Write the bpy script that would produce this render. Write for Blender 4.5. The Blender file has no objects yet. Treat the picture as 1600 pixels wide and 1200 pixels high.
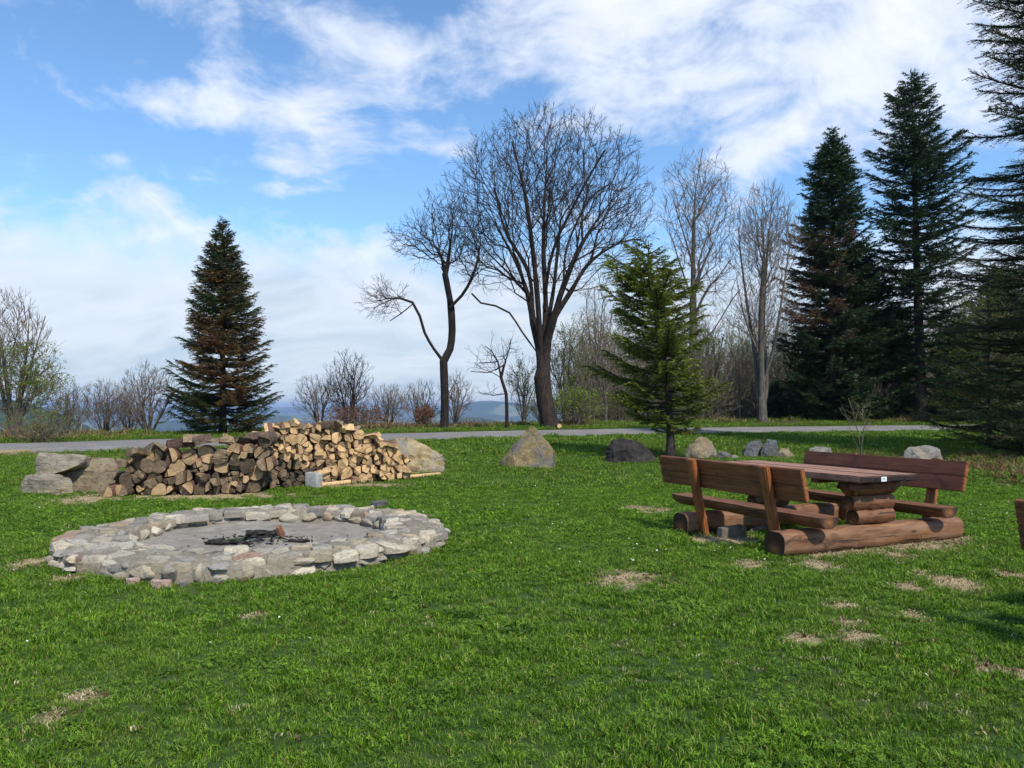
import bpy, bmesh, math, random
import numpy as np
from mathutils import Vector, Matrix, noise as mnoise

# ------------------------------------------------------------------ camera, world, sun
F = 1209.0; H = 1.575; HY = 636.0
SC = bpy.context.scene
COL = SC.collection
cd = bpy.data.cameras.new("camera"); cam = bpy.data.objects.new("camera", cd); COL.objects.link(cam)
cd.sensor_width = 36.0; cd.lens = F / 1600 * 36.0; cd.shift_y = (HY - 600) / 1600
cd.clip_start = 0.05; cd.clip_end = 60000
cam.location = (0, 0, H); cam.rotation_euler = (math.radians(90), 0, 0)
SC.camera = cam
SC.view_settings.view_transform = 'Standard'; SC.view_settings.look = 'None'
SC.view_settings.exposure = 0.62; SC.view_settings.gamma = 1.0
SUN_EL = math.radians(50); SUN_AZ = math.radians(148)      # azimuth clockwise from +Y: sun to the right, a little behind
sd = bpy.data.lights.new("sun", 'SUN'); sun = bpy.data.objects.new("sun", sd); COL.objects.link(sun)
sd.energy = 3.0; sd.angle = math.radians(2.2); sd.color = (1.0, 0.95, 0.86)
sv = Vector((math.sin(SUN_AZ) * math.cos(SUN_EL), math.cos(SUN_AZ) * math.cos(SUN_EL), math.sin(SUN_EL)))
sun.rotation_euler = sv.to_track_quat('Z', 'Y').to_euler(); sun.location = (30, -10, 40)
SC.cycles.max_bounces = 5; SC.cycles.diffuse_bounces = 2; SC.cycles.glossy_bounces = 2
SC.cycles.transmission_bounces = 3; SC.cycles.volume_bounces = 0; SC.cycles.transparent_max_bounces = 6

W = bpy.data.worlds.new("World"); SC.world = W; W.use_nodes = True


class NT:
    """small node-tree writer"""
    def __init__(s, tree):
        s.t = tree; s.n = tree.nodes; s.l = tree.links
    def new(s, typ, **kw):
        n = s.n.new(typ)
        for k, v in kw.items(): setattr(n, k, v)
        return n
    def put(s, sock, v):
        if isinstance(v, bpy.types.NodeSocket): s.l.new(v, sock)
        elif v is not None:
            if isinstance(v, (tuple, list)) and len(v) == 3 and sock.type == 'RGBA': v = (*v, 1)
            sock.default_value = v
    def math(s, op, a, b=None, c=None, clamp=False):
        n = s.new('ShaderNodeMath', operation=op, use_clamp=clamp)
        for i, v in enumerate((a, b, c)):
            if v is not None: s.put(n.inputs[i], v)
        return n.outputs[0]
    def mix(s, f, a, b, mode='MIX'):
        n = s.new('ShaderNodeMix', data_type='RGBA', blend_type=mode)
        s.put(n.inputs[0], f); s.put(n.inputs[6], a); s.put(n.inputs[7], b)
        return n.outputs[2]
    def noise(s, vec, scale, detail=4, rough=.55, dist=0, col=False):
        n = s.new('ShaderNodeTexNoise')
        if vec is not None: s.put(n.inputs['Vector'], vec)
        s.put(n.inputs['Scale'], scale); s.put(n.inputs['Detail'], detail); s.put(n.inputs['Roughness'], rough); s.put(n.inputs['Distortion'], dist)
        return n.outputs[1 if col else 0]
    def ramp(s, v, stops, interp='LINEAR'):
        n = s.new('ShaderNodeValToRGB'); s.put(n.inputs[0], v); r = n.color_ramp; r.interpolation = interp
        while len(r.elements) < len(stops): r.elements.new(.5)
        for e, (p, c) in zip(r.elements, stops):
            e.position = p; e.color = (c, c, c, 1) if isinstance(c, (int, float)) else (*c, 1)
        return n.outputs[0]
    def mr(s, v, a, b, c=0., d=1., smooth=False):
        n = s.new('ShaderNodeMapRange', clamp=True)
        if smooth: n.interpolation_type = 'SMOOTHSTEP'
        for i, x in enumerate((v, a, b, c, d)): s.put(n.inputs[i], x)
        return n.outputs[0]
    def vmul(s, v, m):
        n = s.new('ShaderNodeVectorMath', operation='MULTIPLY'); s.put(n.inputs[0], v); n.inputs[1].default_value = m
        return n.outputs[0]
    def vadd(s, v, m):
        n = s.new('ShaderNodeVectorMath', operation='ADD'); s.put(n.inputs[0], v); s.put(n.inputs[1], m)
        return n.outputs[0]


def make_world():
    t = NT(W.node_tree)
    for n in list(t.n): t.n.remove(n)
    out = t.new('ShaderNodeOutputWorld'); bg = t.new('ShaderNodeBackground')
    t.l.new(bg.outputs[0], out.inputs[0])
    sky = t.new('ShaderNodeTexSky', sky_type='NISHITA', sun_disc=False, sun_elevation=SUN_EL, sun_rotation=SUN_AZ)
    sky.altitude = 600; sky.air_density = 1.0; sky.dust_density = 0.6; sky.ozone_density = 1.6
    tc = t.new('ShaderNodeTexCoord'); sep = t.new('ShaderNodeSeparateXYZ'); t.l.new(tc.outputs['Generated'], sep.inputs[0])
    x, y, z = sep.outputs
    az = t.math('ARCTAN2', x, y)                       # radians, 0 straight along +Y, + to the right
    el = t.math('ARCSINE', z)
    # cloud deck seen in perspective: direction projected on a high plane
    zz = t.math('ADD', t.math('MAXIMUM', z, 0.0), 0.45)
    cmb = t.new('ShaderNodeCombineXYZ')
    t.put(cmb.inputs[0], t.math('DIVIDE', x, zz)); t.put(cmb.inputs[1], t.math('DIVIDE', y, zz)); t.put(cmb.inputs[2], 3.1)
    p = cmb.outputs[0]
    warp = t.noise(p, 2.2, 3, .5, 0, True)
    wv = t.vadd(p, t.vmul(warp, (.28, .28, 0)))
    n1 = t.math('MULTIPLY_ADD', t.math('SUBTRACT', t.noise(t.vmul(wv, (1., 1.1, 1)), 6.0, 9, .6, .1), .5), 1.35, .5)
    n2 = t.noise(t.vmul(wv, (1., 1.3, 1)), 13.0, 7, .6, .2)
    # regions of denser or thinner cover: (az deg, el deg, half-width az, half-width el, amount)
    blobs = [(-12.0, 24.0, 7.5, 3.6, .30), (-5.5, 23.2, 6.0, 2.2, .13), (-13, 20.0, 10.0, 1.8, .14), (-23, 19.5, 8.0, 1.6, .12), (-19, 16.6, 5.0, 1.2, .13),
             (-23, 27.5, 5.5, 2.4, .17), (-32, 24.0, 4.0, 1.6, .12), (-1.0, 26.5, 6, 3, .08), (16, 26.0, 13.0, 6.0, .36), (22, 20, 10, 5, .24), (6, 28.5, 8, 2.5, .22), (33, 24, 10, 9, .22),
             (12.5, 22.0, 6.0, 2.0, .12), (-2.5, 19.2, 3.2, .8, .13), (-6.5, 18.2, 3.0, .6, .18), (-16.8, 15.3, 3.4, .55, .24), (-24.5, 14.0, 5.5, .6, .10), (-26.5, 15.6, 3.0, .6, .08),
             (-32.5, 10.4, 3.6, 1.2, .30), (-24.5, 11.6, 3.2, .8, .26), (-28.5, 8.9, 3.0, .8, .2), (-25, 6.4, 3.0, .7, .16), (-8.0, 8.3, 6.5, 1.4, .22), (-13, 10.0, 10, 1.4, .14), (9, 14.3, 8, 1.5, .10), (15.5, 17.6, 4, 1.4, .14),
             (-33, 19.0, 8, 3.2, -.20), (-25, 17.0, 7, 1.6, -.08), (-1, 12.2, 5, 1.0, -.10), (-26, 22.8, 3.5, 1.4, -.07), (-10, 14.0, 9, 1.9, -.16), (-29, 17.6, 5, 1.4, -.10), (0, 17.0, 7, 2.0, -.16), (20, 15, 6, 1.8, -.10), (-8, 28.5, 3, 1.2, -.14), (-34, 28, 5, 2.5, -.10), (3.5, 21.5, 3.5, 1.5, -.08)]
    acc = None
    jit = t.noise(tc.outputs['Generated'], 9, 4, .6, 0, True)
    js = t.new('ShaderNodeSeparateXYZ'); t.l.new(jit, js.inputs[0])
    azj = t.math('MULTIPLY_ADD', t.math('SUBTRACT', js.outputs[0], .5), .10, az)
    elj = t.math('MULTIPLY_ADD', t.math('SUBTRACT', js.outputs[1], .5), .05, el)
    for a, e, wa, we, k in blobs:
        a, e, wa, we = map(math.radians, (a, e, wa, we))
        dx = t.math('DIVIDE', t.math('SUBTRACT', azj, a), wa); dy = t.math('DIVIDE', t.math('SUBTRACT', elj, e), we)
        q = t.math('ADD', t.math('MULTIPLY', dx, dx), t.math('MULTIPLY', dy, dy))
        g = t.math('MULTIPLY', t.math('EXPONENT', t.math('MULTIPLY', q, -1.0)), k * (.95 if k > 0 else 1.0))
        acc = g if acc is None else t.math('ADD', acc, g)
    dens = t.math('ADD', t.math('ADD', n1, t.math('MULTIPLY', t.math('SUBTRACT', n2, .5), .5)), acc)
    m = t.mr(dens, .47, .88, 0, 1, True)
    m = t.math('POWER', m, .85)
    thick = t.mr(dens, .72, 1.15, 0, 1, True)
    # haze veil under ~11 degrees, part of the sky itself
    veil = t.mr(elj, math.radians(8.0), math.radians(13.0), .95, 0, True)
    skyc = t.mix(1.0, sky.outputs[0], (0.66, 0.84, 0.95), 'MULTIPLY')
    low = t.mix(t.mr(t.noise(t.vmul(wv, (.6, 1.5, 1)), 3.4, 7, .6, .2), .36, .66, 0, 1, True), (2.4, 2.95, 3.6), (3.5, 3.8, 4.2))
    c0 = t.mix(veil, skyc, low)
    cc = t.mix(thick, (3.7, 4.0, 4.65), (5.1, 5.15, 5.25))
    cc = t.mix(t.mr(t.noise(wv, 4.5, 5, .6), .42, .68, 0, .6), cc, (4.0, 4.35, 5.0))
    c1 = t.mix(t.math('MULTIPLY', m, t.mr(el, math.radians(4), math.radians(15), .42, .84)), c0, cc)
    t.put(bg.inputs[0], c1); bg.inputs[1].default_value = 0.15
make_world()
W.cycles.sampling_method = 'MANUAL'; W.cycles.sample_map_resolution = 512

# ------------------------------------------------------------------ helpers
def tag(o, label=None, cat=None, group=None, kind=None):
    if label: o["label"] = label
    if cat: o["category"] = cat
    if group: o["group"] = group
    if kind: o["kind"] = kind
    return o

def empty(name, loc=(0, 0, 0), rz=0.0):
    o = bpy.data.objects.new(name, None); COL.objects.link(o)
    o.location = loc; o.rotation_euler = (0, 0, rz); o.empty_display_size = .2
    return o

def link_obj(name, me, parent=None, loc=None, rot=None):
    o = bpy.data.objects.new(name, me); COL.objects.link(o)
    if parent: o.parent = parent
    if loc is not None: o.location = loc
    if rot is not None: o.rotation_euler = rot
    return o

def np_mesh(name, V, faces, mats, smooth=False, attrs=None, midx=None):
    """faces: list of (n,k) int arrays"""
    me = bpy.data.meshes.new(name)
    V = np.asarray(V, dtype=np.float32).reshape(-1, 3)
    fl = [np.asarray(f, dtype=np.int32) for f in faces if len(f)]
    li = np.concatenate([f.ravel() for f in fl]); cnt = np.concatenate([np.full(len(f), f.shape[1], np.int32) for f in fl])
    st = np.concatenate([[0], np.cumsum(cnt)[:-1]]).astype(np.int32)
    me.vertices.add(len(V)); me.vertices.foreach_set('co', V.ravel())
    me.loops.add(len(li)); me.loops.foreach_set('vertex_index', li)
    me.polygons.add(len(cnt)); me.polygons.foreach_set('loop_start', st); me.polygons.foreach_set('loop_total', cnt)
    if smooth: me.polygons.foreach_set('use_smooth', np.ones(len(cnt), bool))
    if midx is not None: me.polygons.foreach_set('material_index', np.asarray(midx, np.int32))
    for k, v in (attrs or {}).items():
        a = me.attributes.new(k, 'FLOAT', 'POINT'); a.data.foreach_set('value', np.asarray(v, np.float32))
    me.update(calc_edges=True)
    for m in (mats if isinstance(mats, (list, tuple)) else [mats]): me.materials.append(m)
    return me

def bm_mesh(name, bm, mats, smooth=False):
    me = bpy.data.meshes.new(name); bmesh.ops.recalc_face_normals(bm, faces=bm.faces)
    bm.to_mesh(me); bm.free()
    if smooth: me.polygons.foreach_set('use_smooth', np.ones(len(me.polygons), bool))
    for m in (mats if isinstance(mats, (list, tuple)) else [mats]): me.materials.append(m)
    return me

def mat(name):
    m = bpy.data.materials.new(name); m.use_nodes = True
    t = NT(m.node_tree)
    for n in list(t.n): t.n.remove(n)
    out = t.new('ShaderNodeOutputMaterial'); b = t.new('ShaderNodeBsdfPrincipled'); t.l.new(b.outputs[0], out.inputs[0])
    b.inputs['Roughness'].default_value = .85; b.inputs['Specular IOR Level'].default_value = .3
    t.b = b; t.out = out
    return m, t

def bump(t, h, strength=.5, dist=.02):
    n = t.new('ShaderNodeBump'); n.inputs['Strength'].default_value = strength; n.inputs['Distance'].default_value = dist
    t.put(n.inputs['Height'], h); t.l.new(n.outputs[0], t.b.inputs['Normal'])

def objco(t): return t.new('ShaderNodeTexCoord').outputs['Object']
def wpos(t): return t.new('ShaderNodeNewGeometry').outputs['Position']
def orand(t): return t.new('ShaderNodeObjectInfo').outputs['Random']
def attr(t, n): return t.new('ShaderNodeAttribute', attribute_name=n).outputs['Fac']

# ------------------------------------------------------------------ terrain shape
ROAD = np.array([(-120, -10), (-60, 8), (-30, 20.5), (-17.2, 26.2), (-5.3, 31.6), (2.85, 34.6), (9, 36.2), (18.4, 38.0), (40, 40.5), (80, 42), (140, 42)], float)
def catmull(xs, pts):
    x = pts[:, 0]; y = pts[:, 1]
    m = np.gradient(y, x)
    i = np.clip(np.searchsorted(x, xs) - 1, 0, len(x) - 2)
    h = x[i + 1] - x[i]; s = np.clip((xs - x[i]) / h, 0, 1)
    return (2*s**3-3*s**2+1)*y[i] + (s**3-2*s**2+s)*h*m[i] + (-2*s**3+3*s**2)*y[i+1] + (s**3-s**2)*h*m[i+1]
def roady(x): return catmull(np.asarray(x, float), ROAD)
def softplus(v, w): return w * np.logaddexp(0, v / w)
def slope_n(x): 
    x = np.asarray(x, float); g = (roady(x + .5) - roady(x - .5)); return np.sqrt(1 + g * g)

def G(x, y):
    x = np.asarray(x, float); y = np.asarray(y, float)
    ye = 26 + (y - 26)
    yc = roady(x)
    crest = yc + 6.0
    yb = np.minimum(ye, crest)
    base = .03 * softplus(yb - 20, 1.5)
    d = np.maximum(y - crest, 0)
    r = np.hypot(x, y)
    drop = -150 * (1 - np.exp(-np.maximum(d - 1.5, 0) ** 1.08 / 800.))
    und = .035 * np.sin(x * .9 + 1.3) * np.sin(y * .7) + .02 * np.sin(x * 2.3 + y * 1.7)
    und = und * np.clip((np.abs(y - yc) - 3) / 3, 0, 1) * np.clip((y - 12) / 6, 0, 1)
    hill = 0
    def g2(a, rr, sa, sr, hh): # azimuth deg, range, sigma az deg, sigma r, height
        az = np.degrees(np.arctan2(x, y)); return hh * np.exp(-((az - a) / sa) ** 2 - ((r - rr) / sr) ** 2)
    hill = hill + g2(-1.5, 7200, 5.0, 900, 205) + g2(9, 7600, 6.0, 900, 190) + g2(-34, 1500, 9.0, 330, 147) + g2(-4, 3300, 6, 380, 100) + g2(8, 2800, 6, 350, 120)
    hill = hill + g2(-18, 5200, 9, 600, 95) + g2(30, 2500, 10, 500, 120) + g2(-9, 1500, 4.5, 250, 72)
    ridge = 148 * np.exp(-((r - 13500) / 2200.) ** 2)
    far = np.clip((r - 500) / 1500, 0, 1)
    return base + und + drop + hill + ridge + far * 14 * np.sin(x / 310. + 1) * np.sin(y / 420. + .5) + far * 6 * np.sin(x / 120. + y / 150.)

def gz(x, y): return float(G(x, y))
def on_ground(px, py):
    """world point where the sight line of an image point meets the ground (used to read distances off the photo)"""
    Y = np.arange(2.5, 45, .02); X = (px - 800) / F * Y; Z = H + (HY - py) / F * Y
    k = np.argmax(Z <= G(X, Y)); return float(X[k]), float(Y[k]), gz(X[k], Y[k])

# fire pit, picnic table and bare-earth places
PIT = (-2.92, 9.03)
PT = dict(cx=3.619, cy=9.59, th=.432)
def loc2w(u, v, p=PT):
    c, s = math.cos(p['th']), math.sin(p['th']); return p['cx'] + u * c - v * s, p['cy'] + u * s + v * c
PATCH = []
for px, py, w, h in [(985, 906, 46, 10), (958, 908, 22, 6), (1170, 883, 26, 5), (1320, 948, 22, 5), (1322, 977, 22, 5), (1338, 999, 34, 10), (1250, 1001, 28, 6), (1418, 920, 18, 8), (1490, 912, 34, 12),
                     (1585, 902, 28, 9), (1440, 897, 12, 4), (130, 1090, 24, 7), (75, 1127, 20, 8), (1590, 1055, 16, 6), (1540, 1046, 18, 7), (1420, 852, 70, 9), (1482, 842, 22, 9), (1400, 868, 20, 5),
                     (1000, 797, 24, 6), (1030, 800, 14, 5), (400, 965, 14, 4), (130, 782, 40, 7), (300, 776, 150, 5), (1280, 884, 26, 6), (40, 882, 22, 7), (1430, 965, 16, 6), (20, 705, 40, 5), (560, 760, 60, 3), (1130, 845, 60, 6), (110, 905, 20, 5)]:
    X, Y, Z = on_ground(px, py); rx = w / F * Y; X2, Y2, _ = on_ground(px, py - h); PATCH.append((X, Y, rx, max(abs(Y2 - Y), .05), 1.0))
# trodden earth under the picnic table
for u in (-1., -.4, .2, .8, 1.2):
    X, Y = loc2w(u, -1.05); PATCH.append((X, Y, .32, .16, .9))
BED = (on_ground(1585, 738), 2.5, 4.4)
_rng = np.random.default_rng(5)
def hnoise(x, y, s, seed=0):
    """cheap smooth noise -1..1"""
    x = np.asarray(x) * s + seed * 7.13; y = np.asarray(y) * s - seed * 3.7
    return (np.sin(x * 1.7 + np.sin(y * 1.3 + seed) * 1.4) + np.sin(y * 2.1 + np.sin(x * 1.1) * 1.7 + 2) + np.sin((x + y) * 1.3 + np.sin(x * 2.7 - y) + 4) * .8) / 2.8
def bare(x, y):
    b = np.zeros_like(x)
    wob = .28 * hnoise(x, y, 7, 1) + .3 * hnoise(x, y, 17, 2) + .2 * hnoise(x, y, 39, 8)
    for X, Y, rx, ry, k in PATCH:
        rx, ry = rx * 1.22, ry * 1.22
        q = np.sqrt(((x - X) / (rx * 1.05)) ** 2 + ((y - Y) / (ry * 1.05)) ** 2) + wob
        b = np.maximum(b, k * np.clip((1.15 - q) / .8, 0, 1))
    # dead patch bed to the right with litter
    (bx, by, _), rx, ry = BED
    q = np.sqrt(((x - bx - .6) / rx) ** 2 + ((y - by) / ry) ** 2) + wob
    b = np.maximum(b, .85 * np.clip((1.1 - q) / .3, 0, 1))
    return b

# ------------------------------------------------------------------ materials
def m_ground():
    m, t = mat('lawn_soil'); P = wpos(t)
    big = t.noise(P, .55, 4, .6); fine = t.noise(P, 28, 5, .7); mid = t.noise(P, 4.5, 4, .6)
    g = t.ramp(fine, [(.25, (.010, .022, .004)), (.55, (.035, .07, .009)), (.8, (.075, .12, .018))])
    g = t.mix(t.mr(big, .45, .7, 0, .5), g, (.085, .105, .022))
    g = t.mix(t.mr(mid, .55, .75, 0, .4), g, (.05, .085, .012))
    soil = t.ramp(t.noise(P, 60, 5, .7), [(.3, (.16, .11, .05)), (.5, (.36, .27, .14)), (.72, (.54, .43, .25))])
    b = attr(t, 'bare')
    t.put(t.b.inputs['Base Color'], t.mix(b, g, soil)); t.put(t.b.inputs['Roughness'], .95)
    bump(t, t.math('ADD', fine, t.noise(P, 90, 3, .6)), .6, .02); return m

def m_road():
    m, t = mat('road_gravel'); P = wpos(t)
    c = t.ramp(t.noise(P, 22, 6, .75), [(.3, (.12, .11, .10)), (.55, (.21, .195, .185)), (.75, (.31, .29, .275))])
    c = t.mix(t.mr(t.noise(P, .9, 4, .6), .5, .7, 0, .5), c, (.33, .29, .25))
    st = t.noise(t.vmul(P, (.25, 2.2, 1)), 1.6, 5, .65)
    c = t.mix(t.mr(st, .5, .66, 0, .6), c, (.17, .15, .125))
    e = attr(t, 'edge'); e = t.mr(t.math('ADD', e, t.math('MULTIPLY', t.noise(P, 3.2, 5, .7), .5)), .95, 1.25, 0, 1)
    c = t.mix(e, c, t.ramp(t.noise(P, 30, 4, .7), [(.35, (.10, .09, .05)), (.6, (.22, .19, .13))]))
    t.put(t.b.inputs['Base Color'], c); bump(t, t.noise(P, 60, 4, .6), .6, .015); return m

def m_hills():
    m, t = mat('hill_land'); P = wpos(t)
    forest = t.ramp(t.noise(P, .045, 5, .7), [(.35, (.012, .028, .014)), (.65, (.035, .06, .022))])
    field = t.ramp(t.noise(P, .006, 2, .5), [(.4, (.09, .14, .05)), (.6, (.17, .17, .09))])
    k = t.mr(t.noise(t.vmul(P, (1, 1, .3)), .0016, 4, .6, .6), .50, .55, 0, 1)
    t.put(t.b.inputs['Base Color'], t.mix(k, forest, field)); t.put(t.b.inputs['Roughness'], 1.0); return m

def m_blade(name, dark, mid, light, yellow, trans=.35):
    m, t = mat(name); P = wpos(t)
    tint = attr(t, 'tint'); up = attr(t, 'up')
    c = t.ramp(tint, [(.0, dark), (.5, mid), (.9, light), (1.0, yellow)])
    patch = t.noise(P, .75, 5, .65, .5); p2 = t.noise(P, 3.2, 4, .6)
    c = t.mix(t.mr(patch, .46, .68, 0, .34), c, t.mix(.35, mid, yellow))
    p3 = t.noise(P, 14, 3, .6)
    c = t.mix(t.mr(p2, .45, .7, 0, .6), c, dark)
    c = t.mix(t.mr(p3, .5, .7, 0, .4), c, dark)
    c = t.mix(t.mr(t.noise(P, 8, 4, .7), .56, .68, 0, .35), c, t.mix(.35, light, yellow))
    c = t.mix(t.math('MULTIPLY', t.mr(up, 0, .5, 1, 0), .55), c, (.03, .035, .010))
    t.put(t.b.inputs['Base Color'], c); t.put(t.b.inputs['Roughness'], .55); t.b.inputs['Specular IOR Level'].default_value = .25
    tr = t.new('ShaderNodeBsdfTranslucent'); t.put(tr.inputs[0], c)
    ms = t.new('ShaderNodeMixShader'); ms.inputs[0].default_value = trans
    t.l.new(t.b.outputs[0], ms.inputs[1]); t.l.new(tr.outputs[0], ms.inputs[2]); t.l.new(ms.outputs[0], t.out.inputs[0])
    return m

def m_wood(name, a, b, c, scale=1., rough=.6, worn=None, knots=True, spec=.4):
    """grain runs along the object's X"""
    m, t = mat(name); O = t.vadd(objco(t), t.vmul(orand(t), (37., 37., 37.)))
    g = t.noise(t.vmul(O, (.9, 14 * scale, 14 * scale)), 2.2, 7, .65, .5)
    f = t.noise(t.vmul(O, (1.5, 60 * scale, 60 * scale)), 2.0, 4, .7)
    col = t.ramp(t.math('MULTIPLY_ADD', f, .35, t.math('MULTIPLY', g, .7)), [(.34, a), (.5, b), (.68, c)])
    blot = t.noise(t.vmul(O, (1.2, 3, 3)), 1.6, 4, .6)
    col = t.mix(t.mr(blot, .5, .78, 0, .65), col, a)
    if worn: col = t.mix(t.mr(t.noise(t.vmul(O, (1, 5, 5)), 2.4, 6, .7), .42, .66, 0, .85), col, worn)
    if knots:
        v = t.new('ShaderNodeTexVoronoi'); t.put(v.inputs['Vector'], t.vmul(O, (1.5, 4, 4))); v.inputs['Scale'].default_value = 1.3
        col = t.mix(t.mr(v.outputs['Distance'], .03, .13, .8, 0), col, (.018, .008, .005))
    crack = t.mr(t.noise(t.vmul(O, (.5, 22 * scale, 22 * scale)), 1.7, 3, .6), .31, .39, 0, 1)
    col = t.mix(t.math('SUBTRACT', .85, t.math('MULTIPLY', crack, .85)), col, tuple(x * .25 for x in a))
    st = t.noise(t.vmul(O, (2.2, 4, 4)), 1.3, 6, .7, .8)
    col = t.mix(t.mr(st, .54, .66, 0, .7), col, tuple(x * .7 for x in a))
    t.put(t.b.inputs['Base Color'], col); t.put(t.b.inputs['Roughness'], rough); t.b.inputs['Specular IOR Level'].default_value = spec
    bump(t, t.math('ADD', t.math('MULTIPLY', f, .5), crack), .7, .010); return m

def m_bark(name, a, b, c, sc=1.):
    m, t = mat(name); P = objco(t)
    n = t.noise(t.vmul(P, (6 * sc, 6 * sc, 1.3 * sc)), 2.0, 6, .7, .4)
    col = t.ramp(n, [(.35, a), (.52, b), (.72, c)])
    t.put(t.b.inputs['Base Color'], col); bump(t, n, .8, .03); return m

def m_needles(name, dark, mid, light, brown=(.10, .045, .018)):
    m, t = mat(name)
    tint = attr(t, 'tint'); br = attr(t, 'brown')
    c = t.ramp(tint, [(0., dark), (.55, mid), (1., light)])
    c = t.mix(br, c, t.mix(tint, (brown[0] * .6, brown[1] * .6, brown[2] * .6), brown))
    t.put(t.b.inputs['Base Color'], c); t.put(t.b.inputs['Roughness'], .6)
    tr = t.new('ShaderNodeBsdfTranslucent'); t.put(tr.inputs[0], c)
    ms = t.new('ShaderNodeMixShader'); ms.inputs[0].default_value = .2
    t.l.new(t.b.outputs[0], ms.inputs[1]); t.l.new(tr.outputs[0], ms.inputs[2]); t.l.new(ms.outputs[0], t.out.inputs[0])
    return m

def m_rock(name, cols, scale=1., blotch=None, bl_amt=.6, bumpd=.03, layered=False, seed=0., moss=None):
    m, t = mat(name); O = t.vadd(objco(t), (seed, seed * .7, seed * 1.3))
    v = t.vmul(O, (1, 1, 5)) if layered else O
    n = t.noise(v, 3.5 * scale, 8, .68, .6)
    st = [(.3 + .4 * i / (len(cols) - 1), c) for i, c in enumerate(cols)]
    c = t.ramp(n, st)
    if blotch: c = t.mix(t.mr(t.noise(O, 1.7 * scale, 5, .6, .4), .46, .6, 0, bl_amt), c, blotch)
    fine = t.noise(O, 30 * scale, 5, .7)
    c = t.mix(t.mr(fine, .35, .7, 0, .35), c, tuple(x * .45 for x in cols[0]))
    if moss: c = t.mix(t.mr(t.noise(O, 5, 6, .7), .55, .66, 0, .7), c, moss)
    t.put(t.b.inputs['Base Color'], c); t.put(t.b.inputs['Roughness'], .9)
    bump(t, t.math('ADD', t.math('MULTIPLY', n, 1.2), t.math('MULTIPLY', fine, .35)), .9, bumpd); return m

M = {}
M['ground'] = m_ground(); M['road'] = m_road(); M['hills'] = m_hills()
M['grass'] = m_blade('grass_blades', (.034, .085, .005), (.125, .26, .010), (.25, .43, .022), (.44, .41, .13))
M['clover'] = m_blade('clover_leaves', (.034, .082, .006), (.115, .215, .010), (.20, .33, .02), (.24, .31, .04), .25)
M['dry'] = m_blade('dry_stalks', (.10, .05, .02), (.20, .12, .05), (.32, .22, .10), (.42, .32, .17), .15)
M['straw'] = m_blade('pale_straw', (.24, .17, .085), (.42, .32, .17), (.58, .46, .27), (.66, .56, .36), .15)
M['leaf_new'] = m_blade('young_leaves', (.09, .14, .015), (.18, .26, .025), (.30, .38, .045), (.38, .42, .08), .5)
M['leaf_brown'] = m_blade('dead_leaves', (.10, .04, .02), (.19, .08, .04), (.28, .13, .06), (.33, .2, .1), .3)
M['plank_top'] = m_wood('weathered_plank', (.15, .062, .032), (.31, .145, .082), (.45, .26, .165), worn=(.36, .20, .135), spec=.5, rough=.5)
M['plank_side'] = m_wood('stained_plank', (.060, .020, .007), (.175, .058, .020), (.28, .10, .036), rough=.55)
M['plank_red'] = m_wood('red_stained_plank', (.080, .022, .010), (.17, .050, .021), (.22, .075, .032), rough=.6)
M['post'] = m_wood('stained_post', (.12, .034, .010), (.27, .090, .026), (.38, .15, .05), rough=.5)
M['log'] = m_wood('stained_log', (.036, .015, .007), (.18, .072, .026), (.31, .15, .07), scale=.6, worn=(.24, .14, .085), rough=.65)
M['seat'] = m_wood('stained_seat', (.050, .020, .009), (.17, .068, .030), (.27, .13, .066), scale=.8, rough=.6)
M['darkend'] = m_wood('dark_end', (.008, .006, .005), (.02, .012, .008), (.05, .02, .01), rough=.7, knots=False)

def m_end(name, dark, mid, light, vr=(.62, 1.15)):
    m, t = mat(name); O = objco(t); s = t.new('ShaderNodeSeparateXYZ'); t.put(s.inputs[0], t.vadd(O, t.vmul(t.noise(O, 12, 3, .5, 0, True), (.03, .03, .03))))
    r = t.math('SQRT', t.math('ADD', t.math('MULTIPLY', s.outputs[0], s.outputs[0]), t.math('MULTIPLY', s.outputs[2], s.outputs[2])))
    rings = t.math('SINE', t.math('MULTIPLY', r, 420))
    ang = t.math('ARCTAN2', s.outputs[0], s.outputs[2])
    cv = t.new('ShaderNodeCombineXYZ'); t.put(cv.inputs[0], t.math('MULTIPLY', ang, 3.)); t.put(cv.inputs[1], orand(t)); t.put(cv.inputs[2], t.math('MULTIPLY', r, 4.))
    crack = t.noise(cv.outputs[0], 5, 3, .6)
    c = t.mix(t.mr(rings, -1, 1, 0, .35), mid, dark)
    c = t.mix(t.mr(t.noise(t.vadd(O, t.vmul(orand(t), (9., 9., 9.))), 14, 5, .6), .4, .65), c, light)
    v = orand(t)
    c = t.mix(t.mr(v, 0, 1, 0, .45), c, mid)
    hsv = t.new('ShaderNodeHueSaturation'); t.put(hsv.inputs['Value'], t.mr(v, 0, 1, *vr)); t.put(hsv.inputs['Color'], c)
    c = t.mix(t.mr(crack, .30, .36, .6, 0), hsv.outputs[0], (dark[0] * .25, dark[1] * .2, dark[2] * .2))
    t.put(t.b.inputs['Base Color'], c); bump(t, t.math('ADD', crack, t.math('MULTIPLY', rings, .1)), .4, .004); return m
M['end_new'] = m_end('fresh_log_end', (.36, .20, .08), (.56, .355, .165), (.72, .51, .27))
M['end_old'] = m_end('weathered_log_end', (.060, .042, .028), (.17, .118, .07), (.34, .25, .155), (.28, 1.25))
M['end_mid'] = m_end('tan_log_end', (.20, .12, .055), (.38, .24, .12), (.52, .36, .20))
M['split_new'] = m_wood('fresh_split_face', (.34, .19, .08), (.58, .37, .17), (.78, .58, .32), knots=False, rough=.8)
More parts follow.
